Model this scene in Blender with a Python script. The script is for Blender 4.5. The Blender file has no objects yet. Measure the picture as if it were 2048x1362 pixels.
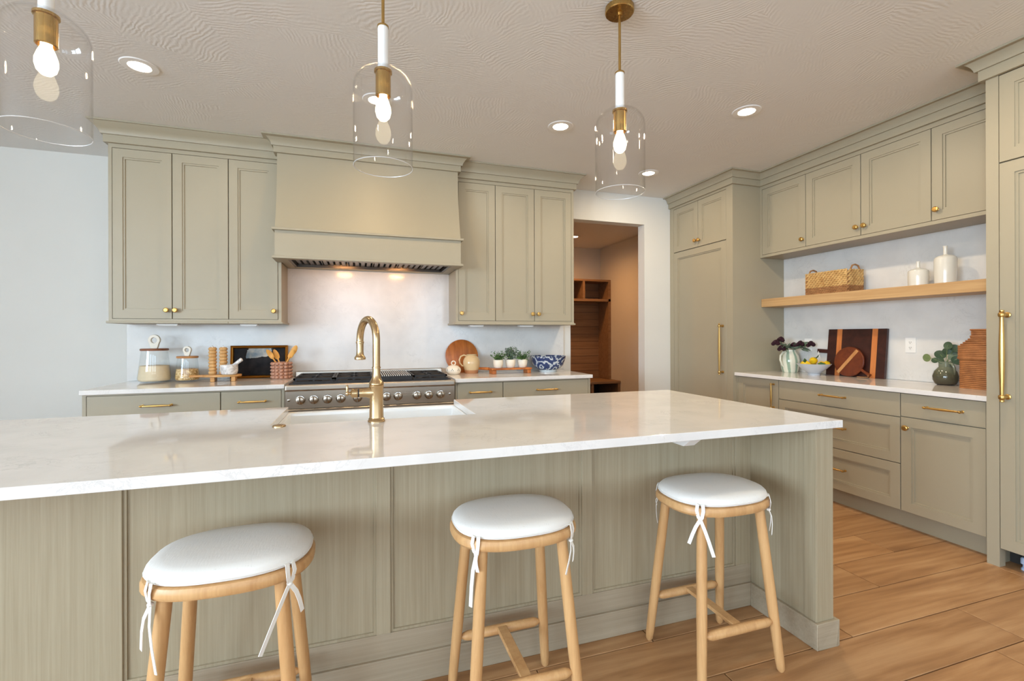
import bpy, bmesh, math, random
from mathutils import Vector, Matrix
random.seed(7)
C = bpy.context.scene.collection
SC = bpy.context.scene
PI = math.pi
H, YAW, ROLL, FPX, CY = 1.258, .31625, -.003, 935.065, 671.6
# ------------------------------------------------------------------ camera
cd = bpy.data.cameras.new('camera'); cam = bpy.data.objects.new('camera', cd); C.objects.link(cam)
cd.sensor_fit = 'HORIZONTAL'; cd.sensor_width = 36; cd.lens = FPX / 2048 * 36
cd.shift_y = -(681 - CY) / 2048; cd.clip_start = .05
fw = Vector((math.sin(YAW), math.cos(YAW), 0)); rt = Vector((math.cos(YAW), -math.sin(YAW), 0)); up = Vector((0, 0, 1))
R3 = Matrix((rt, up, -fw)).transposed()
cam.matrix_world = Matrix.Translation((0, 0, H)) @ R3.to_4x4() @ Matrix.Rotation(-ROLL * -1, 4, 'Z')
SC.camera = cam
# ------------------------------------------------------------------ world, daylight, exposure
w = bpy.data.worlds.new('world'); SC.world = w; w.use_nodes = True
bg = w.node_tree.nodes['Background']; bg.inputs[0].default_value = (.62, .78, 1, 1); bg.inputs[1].default_value = 1.0
SC.view_settings.view_transform = 'Standard'; SC.view_settings.look = 'None'
SC.view_settings.exposure = -0.25; SC.view_settings.gamma = 1.0; SC.view_settings.use_curve_mapping = False
SC.cycles.max_bounces = 6; SC.cycles.diffuse_bounces = 4; SC.cycles.glossy_bounces = 3; SC.cycles.transparent_max_bounces = 16
SC.cycles.adaptive_threshold = .025; SC.cycles.sample_clamp_indirect = 8.0; SC.cycles.caustics_reflective = False; SC.cycles.caustics_refractive = False
def area(name, loc, rot, sx, sy, power, col):
    l = bpy.data.lights.new(name, 'AREA'); l.shape = 'RECTANGLE'; l.size = sx; l.size_y = sy; l.energy = power; l.color = col
    o = bpy.data.objects.new(name, l); o.location = loc; o.rotation_euler = rot; C.objects.link(o); return o
DAY = (.66, .83, 1.0)
REAR_WINDOWS = [(-3.1, .8, 2.6), (-.4, .8, 2.6), (2.2, .8, 2.6)]       # x centre, sill, head on the wall behind the camera
LEFT_WINDOWS = [(-3.0, .8, 2.6), (-.8, .8, 2.6)]                          # y centre on the far left wall
REAR_Y, LEFT_X, WINW = -4.2, -5.6, 1.9
for cx, z0, z1 in REAR_WINDOWS:
    area('daylight_window', (cx, REAR_Y - .2, (z0 + z1) / 2), (PI / 2, 0, 0), WINW, z1 - z0, 84, DAY)
for cy_, z0, z1 in LEFT_WINDOWS:
    area('daylight_window', (LEFT_X - .2, cy_, (z0 + z1) / 2), (PI / 2, 0, -PI / 2), WINW, z1 - z0, 440, DAY)
WARM = (1.0, .80, .55)
def spot(name, loc, power, size=2.5, blend=.8, rad=.05, col=WARM, rot=(0, 0, 0)):
    l = bpy.data.lights.new(name, 'SPOT'); l.energy = power; l.color = col; l.spot_size = size; l.spot_blend = blend; l.shadow_soft_size = rad
    o = bpy.data.objects.new(name, l); o.location = loc; o.rotation_euler = rot; C.objects.link(o); return o

def down(x, y, power, col=WARM, z=2.764):
    l = bpy.data.lights.new('downlight', 'AREA'); l.shape = 'DISK'; l.size = .1; l.energy = power; l.color = col
    o = bpy.data.objects.new('downlight', l); o.location = (x, y, z); C.objects.link(o); return o

# ------------------------------------------------------------------ materials
def lin(r, g, b):
    f = lambda c: (c / 255 / 12.92) if c / 255 <= .04045 else ((c / 255 + .055) / 1.055) ** 2.4
    return (f(r), f(g), f(b), 1)
class N:
    def __init__(s, name):
        s.m = bpy.data.materials.new(name); s.m.use_nodes = True; s.t = s.m.node_tree
        s.b = s.t.nodes['Principled BSDF']; s.o = s.t.nodes['Material Output']
    def n(s, typ, **kw):
        x = s.t.nodes.new('ShaderNode' + typ)
        for k, v in kw.items():
            if k in x.inputs: x.inputs[k].default_value = v
            else: setattr(x, k, v)
        return x
    def l(s, a, b): s.t.links.new(a, b)
    def co(s, scale=(1, 1, 1), rot=(0, 0, 0), rnd=False):
        tc = s.n('TexCoord'); mp = s.n('Mapping'); mp.inputs['Scale'].default_value = scale; mp.inputs['Rotation'].default_value = rot
        src = tc.outputs['Object']
        if rnd:
            oi = s.n('ObjectInfo'); ml = s.n('VectorMath', operation='SCALE'); ml.inputs['Scale'].default_value = 1
            cb = s.n('CombineXYZ'); k = s.n('Math', operation='MULTIPLY'); k.inputs[1].default_value = 37.3
            s.l(oi.outputs['Random'], k.inputs[0])
            for i in range(3): s.l(k.outputs[0], cb.inputs[i])
            ad = s.n('VectorMath', operation='ADD'); s.l(src, ad.inputs[0]); s.l(cb.outputs[0], ad.inputs[1]); src = ad.outputs[0]
        s.l(src, mp.inputs[0]); return mp.outputs[0]
    def ramp(s, fac, stops):
        r = s.n('ValToRGB'); e = r.color_ramp.elements
        while len(e) < len(stops): e.new(.5)
        for i, (p, c) in enumerate(stops): e[i].position = p; e[i].color = c
        s.l(fac, r.inputs[0]); return r.outputs[0]
    def mix(s, fac, a, b, typ='MIX'):
        x = s.n('Mix', data_type='RGBA', blend_type=typ)
        for i, v in ((0, fac), (6, a), (7, b)):
            if hasattr(v, 'is_output') or hasattr(v, 'links'): s.l(v, x.inputs[i])
            else: x.inputs[i].default_value = v
        return x.outputs[2]
    def bump(s, hgt, strength=.2, dist=.002):
        b = s.n('Bump'); b.inputs['Strength'].default_value = strength; b.inputs['Distance'].default_value = dist
        s.l(hgt, b.inputs['Height']); s.l(b.outputs[0], s.b.inputs['Normal'])
    def base(s, c, rough=.5, metal=0, spec=.5):
        if hasattr(c, 'is_output') or hasattr(c, 'links'): s.l(c, s.b.inputs['Base Color'])
        else: s.b.inputs['Base Color'].default_value = c
        s.b.inputs['Roughness'].default_value = rough; s.b.inputs['Metallic'].default_value = metal
        s.b.inputs['Specular IOR Level'].default_value = spec; return s
def plain(name, col, rough=.5, metal=0, spec=.5, var=.04, scale=6, bump=0):
    a = N(name); nz = a.n('TexNoise', Scale=scale, Detail=4.0); a.l(a.co(), nz.inputs['Vector'])
    d = tuple(max(0, c * (1 - var)) for c in col[:3]) + (1,); e = tuple(min(1, c * (1 + var)) for c in col[:3]) + (1,)
    a.base(a.ramp(nz.outputs[0], [(.3, d), (.7, e)]), rough, metal, spec)
    if bump: a.bump(nz.outputs[0], bump)
    return a.m
def wood(name, dark, light, scale=(1, 1, 14), rough=.45, rnd=False, bump=.05, pores=True, spec=.4):
    # grain runs along the axis with the smallest scale
    a = N(name); v = a.co(scale, rnd=rnd)
    n1 = a.n('TexNoise', Scale=1.6, Detail=6.0, Roughness=.6, Distortion=.6); a.l(v, n1.inputs['Vector'])
    n2 = a.n('TexNoise', Scale=9.0, Detail=3.0, Roughness=.7); a.l(v, n2.inputs['Vector'])
    f = a.n('Math', operation='MULTIPLY_ADD'); a.l(n2.outputs[0], f.inputs[0]); f.inputs[1].default_value = .35; a.l(n1.outputs[0], f.inputs[2])
    c = a.ramp(f.outputs[0], [(.42, dark), (.85, light)])
    a.base(c, rough, 0, spec); a.bump(f.outputs[0], bump); return a.m
def metal(name, col, rough=.25, brush=None):
    a = N(name); nz = a.n('TexNoise', Scale=40.0, Detail=3.0); a.l(a.co(brush or (1, 1, 1)), nz.inputs['Vector'])
    r = a.n('MapRange'); r.inputs[3].default_value = rough * .9; r.inputs[4].default_value = rough * 1.12
    a.l(nz.outputs[0], r.inputs[0]); a.base(col, rough, 1); a.l(r.outputs[0], a.b.inputs['Roughness']); return a.m
def emis(name, col, strength):
    a = N(name); a.base((0, 0, 0, 1)); a.b.inputs['Emission Color'].default_value = col; a.b.inputs['Emission Strength'].default_value = strength
    return a.m
def clear_glass(name, tint=(.97, .98, .97, 1), rough=0.0, k=1.0):
    a = N(name); tr = a.n('BsdfTransparent'); tr.inputs[0].default_value = tint
    gl = a.n('BsdfGlossy'); gl.inputs['Roughness'].default_value = rough
    fr = a.n('LayerWeight', Blend=.25); m = a.n('Math', operation='MULTIPLY_ADD'); m.inputs[1].default_value = .55 * k; m.inputs[2].default_value = .03
    a.l(fr.outputs['Facing'], m.inputs[0]); p = a.n('Math', operation='POWER'); a.l(fr.outputs['Facing'], p.inputs[0]); p.inputs[1].default_value = 2.4
    a.l(p.outputs[0], m.inputs[0]); ms = a.n('MixShader'); a.l(m.outputs[0], ms.inputs[0]); a.l(tr.outputs[0], ms.inputs[1]); a.l(gl.outputs[0], ms.inputs[2])
    a.l(ms.outputs[0], a.o.inputs[0]); return a.m
def rim_glint_mat(name):
    a = N(name); tr = a.n('BsdfTransparent'); df = a.n('BsdfDiffuse'); df.inputs[0].default_value = (.95, .96, .96, 1); gl = a.n('BsdfGlossy'); gl.inputs['Roughness'].default_value = .3
    m1 = a.n('MixShader'); m1.inputs[0].default_value = .5; a.l(df.outputs[0], m1.inputs[1]); a.l(gl.outputs[0], m1.inputs[2])
    m2 = a.n('MixShader'); m2.inputs[0].default_value = .75; a.l(tr.outputs[0], m2.inputs[1]); a.l(m1.outputs[0], m2.inputs[2]); a.l(m2.outputs[0], a.o.inputs[0]); return a.m
M = {}
M['paint'] = plain('sage paint', lin(167, 157, 134), .42, var=.015, scale=3)
M['wall'] = plain('wall paint', lin(224, 222, 215), .8, var=.01, scale=3, spec=.2)
def ceiling_mat():
    a = N('combed plaster'); v = a.co((1, 1, 1))
    dn = a.n('TexNoise', Scale=2.2, Detail=2.0); a.l(v, dn.inputs['Vector'])
    dv = a.n('VectorMath', operation='MULTIPLY_ADD'); a.l(dn.outputs['Color'], dv.inputs[0]); dv.inputs[1].default_value = (.22, .22, 0); a.l(v, dv.inputs[2])
    vo = a.n('TexVoronoi', Scale=2.6, Randomness=1.0); a.l(dv.outputs[0], vo.inputs['Vector'])
    sp = a.n('SeparateColor'); a.l(vo.outputs['Color'], sp.inputs[0])
    an = a.n('Math', operation='MULTIPLY'); a.l(sp.outputs[0], an.inputs[0]); an.inputs[1].default_value = 6.28
    ro = a.n('VectorRotate', rotation_type='Z_AXIS'); a.l(dv.outputs[0], ro.inputs['Vector']); a.l(an.outputs[0], ro.inputs['Angle'])
    wv = a.n('TexWave', Scale=15.0, Distortion=4.5, Detail=3.0); wv.inputs['Detail Scale'].default_value = 1.6; a.l(ro.outputs[0], wv.inputs['Vector'])
    mk = a.n('TexNoise', Scale=3.4, Detail=3.0); a.l(v, mk.inputs['Vector'])
    ms = a.n('MapRange'); a.l(mk.outputs[0], ms.inputs[0]); ms.inputs[1].default_value = .34; ms.inputs[2].default_value = .54
    mu = a.n('Math', operation='MULTIPLY'); a.l(wv.outputs['Fac'], mu.inputs[0]); a.l(ms.outputs[0], mu.inputs[1])
    m2 = a.n('TexNoise', Scale=9.0, Detail=3.0); a.l(v, m2.inputs['Vector']); r2 = a.n('MapRange'); a.l(m2.outputs[0], r2.inputs[0]); r2.inputs[1].default_value = .32; r2.inputs[2].default_value = .54
    mq = a.n('Math', operation='MULTIPLY'); a.l(mu.outputs[0], mq.inputs[0]); a.l(r2.outputs[0], mq.inputs[1]); mu = mq
    bl = a.n('TexNoise', Scale=16.0, Detail=4.0, Distortion=1.5); a.l(v, bl.inputs['Vector'])
    ad = a.n('Math', operation='MULTIPLY_ADD'); a.l(bl.outputs[0], ad.inputs[0]); ad.inputs[1].default_value = .55; a.l(mu.outputs[0], ad.inputs[2])
    a.base(lin(234, 233, 230), .7, 0, .3); a.bump(ad.outputs[0], .21, .004); return a.m
M['ceiling'] = ceiling_mat()
def quartz(name, base, vein, amt=.6, rough=.05):
    a = N(name); v = a.co((1, 1, 1)); d = a.n('TexNoise', Scale=5.5, Detail=6.0, Roughness=.7, Distortion=1.6); a.l(v, d.inputs['Vector'])
    ab = a.n('Math', operation='SUBTRACT'); a.l(d.outputs[0], ab.inputs[0]); ab.inputs[1].default_value = .5
    aa = a.n('Math', operation='ABSOLUTE'); a.l(ab.outputs[0], aa.inputs[0])
    vn = a.ramp(aa.outputs[0], [(0, (1, 1, 1, 1)), (.018, (0, 0, 0, 1))])
    mk = a.n('TexNoise', Scale=5.0, Detail=3.0); a.l(v, mk.inputs['Vector']); mm = a.ramp(mk.outputs[0], [(.48, (0, 0, 0, 1)), (.66, (amt, amt, amt, 1))])
    mu = a.n('Math', operation='MULTIPLY'); a.l(vn, mu.inputs[0]); a.l(mm, mu.inputs[1])
    cl = a.n('TexNoise', Scale=7.0, Detail=5.0); a.l(v, cl.inputs['Vector'])
    b2 = tuple(c * .93 for c in base[:3]) + (1,); bc = a.ramp(cl.outputs[0], [(.35, b2), (.6, base)])
    a.base(a.mix(mu.outputs[0], bc, vein), rough, 0, .5); return a.m
M['quartz'] = quartz('white quartz', lin(232, 228, 223), lin(186, 182, 179), .5)
M['splash'] = quartz('quartz splash', lin(224, 222, 218), lin(190, 187, 183), .45, .16)
M['brass'] = metal('brushed brass', lin(190, 156, 96), .27, (1, 1, .05))
M['gold'] = metal('golden brass', lin(200, 162, 96), .32)
M['faucet'] = metal('champagne bronze', lin(196, 168, 128), .24, (1, 1, .05))
M['steel'] = metal('brushed steel', lin(204, 192, 176), .28, (.04, 1, 1))
M['baffle'] = metal('dark filter steel', lin(96, 90, 84), .3)
M['chrome'] = metal('polished steel', lin(200, 196, 190), .10)
M['iron'] = plain('black iron', lin(38, 36, 36), .55, 0, .4, .1, 30)
M['black'] = plain('black rubber', lin(22, 22, 22), .5)
M['dark'] = plain('dark cavity', lin(40, 36, 32), .7)
M['white_ceramic'] = plain('white glaze', lin(240, 240, 238), .08, 0, .5, .01)
M['white_metal'] = plain('white enamel', lin(242, 240, 236), .35, 0, .5, .01)
M['white_plastic'] = plain('white plastic', lin(240, 239, 236), .35, 0, .5, .01)
M['glass'] = clear_glass('clear glass', (.995, .995, .995, 1), 0, 1.3)
M['rim_glint'] = rim_glint_mat('white rim glint')  # whitish colour paints the bright glint along the shade's lower edge
M['jarglass'] = clear_glass('jar glass', (.985, .99, .988, 1), 0, 1.2)
def plank_mat():
    a = N('oak plank'); v = a.co((.9, 7.5, 1), rnd=True)
    n1 = a.n('TexNoise', Scale=1.5, Detail=5.0, Roughness=.55, Distortion=.8); a.l(v, n1.inputs['Vector'])
    wv = a.n('TexWave', wave_type='BANDS', bands_direction='Y', Scale=2.6, Distortion=11.0, Detail=4.0); wv.inputs['Detail Scale'].default_value = .8
    v2 = a.co((.55, 2.6, 1), rnd=True); a.l(v2, wv.inputs['Vector'])
    v3 = a.co((2.2, 90, 1), rnd=True); n2 = a.n('TexNoise', Scale=1.6, Detail=4.0, Roughness=.7); a.l(v3, n2.inputs['Vector'])
    s1 = a.n('Math', operation='MULTIPLY_ADD'); a.l(wv.outputs['Fac'], s1.inputs[0]); s1.inputs[1].default_value = .10; a.l(n1.outputs[0], s1.inputs[2])
    s2 = a.n('Math', operation='MULTIPLY_ADD'); a.l(n2.outputs[0], s2.inputs[0]); s2.inputs[1].default_value = .27; a.l(s1.outputs[0], s2.inputs[2])
    c = a.ramp(s2.outputs[0], [(.40, lin(142, 101, 65)), (.68, lin(172, 129, 87)), (.92, lin(192, 151, 108))])
    oi = a.n('ObjectInfo'); t = a.ramp(oi.outputs['Random'], [(0, (.88, .85, .82, 1)), (.5, (1, 1, 1, 1)), (1, (1.06, 1.03, .98, 1))])
    a.base(a.mix(1.0, c, t, 'MULTIPLY'), .38, 0, .4); a.bump(s2.outputs[0], .06); return a.m
M['plank'] = plank_mat()
M['floor_base'] = plain('dark joint', lin(92, 66, 44), .8)
M['island_wood'] = wood('cerused oak', lin(154, 140, 113), lin(170, 157, 131), (60, 60, 1.0), .5, bump=.05)
M['island_rail'] = wood('cerused oak rail', lin(154, 140, 117), lin(170, 155, 132), (1.0, 60, 60), .5, bump=.05)
M['stool_wood'] = wood('honey oak', lin(188, 140, 90), lin(212, 168, 116), (16, 16, .8), .38, rnd=True)
M['shelf_wood'] = wood('oak shelf', lin(180, 140, 92), lin(206, 168, 120), (14, .6, 14), .5)
M['locker_wood'] = wood('brown locker wood', lin(128, 100, 74), lin(156, 124, 94), (.7, 12, 12), .5)
M['board_wood'] = wood('olive wood board', lin(178, 122, 66), lin(216, 166, 104), (.9, 9, 9), .4)
M['acacia'] = wood('acacia', lin(128, 62, 22), lin(198, 118, 54), (7, 7, 1.2), .35)
M['mahogany'] = wood('dark mahogany', lin(40, 18, 14), lin(66, 32, 24), (8, 1, 8), .35)
M['redwood'] = wood('reddish walnut', lin(84, 36, 18), lin(118, 56, 28), (8, 1, 8), .35)
M['stripe'] = wood('orange inlay', lin(172, 92, 44), lin(206, 128, 70), (8, 8, 1), .4)
M['stripe2'] = wood('tan inlay', lin(172, 112, 62), lin(206, 152, 96), (8, 8, 1), .4)
M['mill_wood'] = wood('beech mill', lin(190, 140, 84), lin(220, 176, 118), (12, 12, 1), .35)
M['utensil'] = wood('yellow wood', lin(206, 140, 58), lin(228, 170, 84), (10, 10, 1), .45)
M['lid_dark'] = wood('walnut lid', lin(112, 66, 44), lin(146, 92, 62), (1, 8, 8), .4)
M['lid_light'] = wood('acacia lid', lin(166, 112, 66), lin(196, 144, 92), (1, 8, 8), .4)
M['stoneware'] = plain('cream stoneware', lin(236, 226, 208), .5, var=.03)
M['flour'] = plain('flour', lin(232, 212, 178), .9, var=.03, scale=30)
def speck(name, c1, c2, scale, rough=.6, bump=.4, lo=.4, hi=.6):
    a = N(name); vo = a.n('TexVoronoi', Scale=scale); a.l(a.co(), vo.inputs['Vector'])
    sp = a.n('SeparateColor'); a.l(vo.outputs['Color'], sp.inputs[0])
    a.base(a.ramp(sp.outputs[0], [(lo, c1), (hi, c2)]), rough); a.bump(vo.outputs['Distance'], bump, .004); return a.m
M['oats'] = speck('oat flakes', lin(190, 146, 84), lin(236, 206, 152), 110)
def marble():
    a = N('grey marble'); d = a.n('TexNoise', Scale=22.0, Detail=6.0, Roughness=.7, Distortion=1.8); a.l(a.co(), d.inputs['Vector'])
    a.base(a.ramp(d.outputs[0], [(.38, lin(176, 172, 170)), (.55, lin(228, 224, 220)), (.75, lin(244, 242, 238))]), .3); return a.m
M['marble'] = marble()
M['crock'] = plain('rose brown glaze', lin(178, 132, 108), .22, 0, .5, .12, 25)
M['linen'] = None
def linen():
    a = N('white linen'); v = a.co((260, 40, 40)); n1 = a.n('TexNoise', Scale=1.0, Detail=2.0); a.l(v, n1.inputs['Vector'])
    v2 = a.co((40, 260, 40)); n2 = a.n('TexNoise', Scale=1.0, Detail=2.0); a.l(v2, n2.inputs['Vector'])
    s = a.n('Math', operation='ADD'); a.l(n1.outputs[0], s.inputs[0]); a.l(n2.outputs[0], s.inputs[1])
    a.base(a.ramp(s.outputs[0], [(.35, lin(208, 204, 197)), (.8, lin(232, 229, 223))]), .9, 0, .15); a.bump(s.outputs[0], .25, .001); return a.m
M['linen'] = linen()
M['ribbon'] = plain('cotton ribbon', lin(242, 240, 234), .9, 0, .1, .02, 60)
def painting():
    a = N('landscape painting'); tc = a.n('TexCoord'); sp = a.n('SeparateXYZ'); a.l(tc.outputs['Object'], sp.inputs[0])
    nz = a.n('TexNoise', Scale=14.0, Detail=5.0); a.l(tc.outputs['Object'], nz.inputs['Vector'])
    sky = a.ramp(nz.outputs[0], [(.4, lin(120, 138, 150)), (.65, lin(196, 190, 178))])
    gr = a.ramp(nz.outputs[0], [(.35, lin(20, 20, 24)), (.7, lin(46, 42, 42))])
    hill = a.n('Math', operation='MULTIPLY'); a.l(sp.outputs[0], hill.inputs[0]); hill.inputs[1].default_value = 9.0
    sn = a.n('Math', operation='SINE'); a.l(hill.outputs[0], sn.inputs[0])
    h2 = a.n('Math', operation='MULTIPLY_ADD'); a.l(sn.outputs[0], h2.inputs[0]); h2.inputs[1].default_value = -.02; a.l(sp.outputs[2], h2.inputs[2])
    h3 = a.n('Math', operation='MULTIPLY_ADD'); a.l(nz.outputs[0], h3.inputs[0]); h3.inputs[1].default_value = .05; a.l(h2.outputs[0], h3.inputs[2])
    gt = a.n('Math', operation='GREATER_THAN'); a.l(h3.outputs[0], gt.inputs[0]); gt.inputs[1].default_value = .200
    tr = a.n('Math', operation='ABSOLUTE'); a.l(sp.outputs[0], tr.inputs[0])
    t2 = a.n('Math', operation='MULTIPLY_ADD'); a.l(nz.outputs[0], t2.inputs[0]); t2.inputs[1].default_value = .12; a.l(tr.outputs[0], t2.inputs[2])
    lt = a.n('Math', operation='LESS_THAN'); a.l(t2.outputs[0], lt.inputs[0]); lt.inputs[1].default_value = .155
    mu = a.n('Math', operation='MULTIPLY'); a.l(gt.outputs[0], mu.inputs[0]); a.l(lt.outputs[0], mu.inputs[1])
    a.base(a.mix(mu.outputs[0], gr, sky), .6, 0, .15); return a.m
M['painting'] = painting()
M['frame_gold'] = metal('antique gilt', lin(168, 118, 52), .38)
M['jug_glaze'] = plain('honey glaze', lin(208, 182, 140), .12, 0, .5, .06, 12)
M['terracotta'] = plain('raw clay', lin(178, 124, 84), .8)
def bluewhite():
    a = N('blue painted porcelain'); v = a.co((1, 1, .8)); vo = a.n('TexVoronoi', Scale=9.0, Randomness=.7); a.l(v, vo.inputs['Vector'])
    n = a.n('TexNoise', Scale=34.0, Detail=3.0, Distortion=1.2); a.l(v, n.inputs['Vector'])
    s = a.n('Math', operation='MULTIPLY_ADD'); a.l(n.outputs[0], s.inputs[0]); s.inputs[1].default_value = .35; a.l(vo.outputs['Distance'], s.inputs[2])
    wv = a.n('Math', operation='SINE'); k = a.n('Math', operation='MULTIPLY'); a.l(s.outputs[0], k.inputs[0]); k.inputs[1].default_value = 21.0; a.l(k.outputs[0], wv.inputs[0])
    a.base(a.ramp(wv.outputs[0], [(0, lin(44, 62, 106)), (.5, lin(70, 94, 136)), (.66, lin(120, 142, 170)), (.8, lin(204, 210, 212))]), .12); return a.m
M['bluewhite'] = bluewhite()
M['porcelain'] = plain('porcelain', lin(226, 230, 228), .12)
M['leaf'] = plain('green leaf', lin(74, 108, 58), .5, 0, .4, .35, 40)
M['leaf_grey'] = plain('grey green leaf', lin(92, 110, 92), .55, 0, .4, .3, 40)
M['leaf_dark'] = plain('eucalyptus leaf', lin(58, 82, 60), .5, 0, .4, .25, 20)
M['leaf_pale'] = plain('pale eucalyptus leaf', lin(112, 128, 82), .5, 0, .4, .2, 20)
M['petal'] = plain('burgundy petal', lin(48, 18, 30), .6, 0, .3, .3, 60)
M['stem'] = plain('green stem', lin(110, 128, 74), .5)
M['lemon'] = plain('lemon skin', lin(238, 196, 30), .35, 0, .5, .06, 30, .1)
M['greybowl'] = plain('blue grey glaze', lin(196, 200, 206), .3, 0, .5, .04)
def vase_mat():
    a = N('striped celadon glaze'); tc = a.n('TexCoord'); sp = a.n('SeparateXYZ'); a.l(tc.outputs['Object'], sp.inputs[0])
    at = a.n('Math', operation='ARCTAN2'); a.l(sp.outputs[1], at.inputs[0]); a.l(sp.outputs[0], at.inputs[1])
    m = a.n('Math', operation='MULTIPLY_ADD'); a.l(at.outputs[0], m.inputs[0]); m.inputs[1].default_value = 7.0
    z = a.n('Math', operation='MULTIPLY'); a.l(sp.outputs[2], z.inputs[0]); z.inputs[1].default_value = 9.0; a.l(z.outputs[0], m.inputs[2])
    sn = a.n('Math', operation='SINE'); a.l(m.outputs[0], sn.inputs[0])
    nz = a.n('TexNoise', Scale=24.0, Detail=3.0); a.l(tc.outputs['Object'], nz.inputs['Vector'])
    s = a.n('Math', operation='MULTIPLY_ADD'); a.l(nz.outputs[0], s.inputs[0]); s.inputs[1].default_value = .8; a.l(sn.outputs[0], s.inputs[2])
    a.base(a.ramp(s.outputs[0], [(.5, lin(226, 224, 206)), (.9, lin(186, 198, 178)), (1, lin(150, 172, 152))]), .12); return a.m
M['vase'] = vase_mat()
def olive():
    a = N('olive drip glaze'); tc = a.n('TexCoord'); sp = a.n('SeparateXYZ'); a.l(tc.outputs['Object'], sp.inputs[0])
    nz = a.n('TexNoise', Scale=18.0, Detail=4.0); a.l(tc.outputs['Object'], nz.inputs['Vector'])
    s = a.n('Math', operation='MULTIPLY_ADD'); a.l(nz.outputs[0], s.inputs[0]); s.inputs[1].default_value = .04; a.l(sp.outputs[2], s.inputs[2])
    a.base(a.ramp(s.outputs[0], [(.02, lin(66, 58, 46)), (.10, lin(88, 88, 68)), (.17, lin(126, 132, 112))]), .08); return a.m
M['olive'] = olive()
M['ivory_glaze'] = plain('ivory glaze', lin(228, 224, 212), .14, 0, .5, .03)
def weave(name, c1, c2, sx, sz, rough=.8):
    a = N(name); v = a.co((1, 1, 1)); nz = a.n('TexNoise', Scale=26.0, Detail=2.0); a.l(v, nz.inputs['Vector'])
    n2 = a.n('TexNoise', Scale=8.0, Detail=3.0); a.l(v, n2.inputs['Vector'])
    s = a.n('Math', operation='MULTIPLY_ADD'); a.l(n2.outputs[0], s.inputs[0]); s.inputs[1].default_value = .5; a.l(nz.outputs[0], s.inputs[2])
    a.base(a.ramp(s.outputs[0], [(.35, c1), (1.1, c2)]), rough); a.bump(nz.outputs[0], .2, .001); return a.m
M['seagrass'] = weave('seagrass', lin(168, 122, 64), lin(222, 184, 120), 1, 1)
M['seagrass_dark'] = weave('dark seagrass', lin(130, 86, 48), lin(176, 128, 80), 1, 1)
M['wicker'] = weave('brown wicker', lin(130, 78, 40), lin(182, 118, 66), 1, 1, .5)
M['lamp_lens'] = emis('lit lens', (1, .83, .6, 1), 22)
M['bulb'] = emis('lit filament', (1, .70, .34, 1), 60)
M['bulb_glass'] = emis('glowing bulb', (1, .84, .56, 1), 9)
M['hood_lens'] = emis('hood lamp lens', (1, .78, .5, 1), 14)
M['blue_cap'] = plain('pale blue plastic', lin(176, 196, 222), .35)

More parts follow.
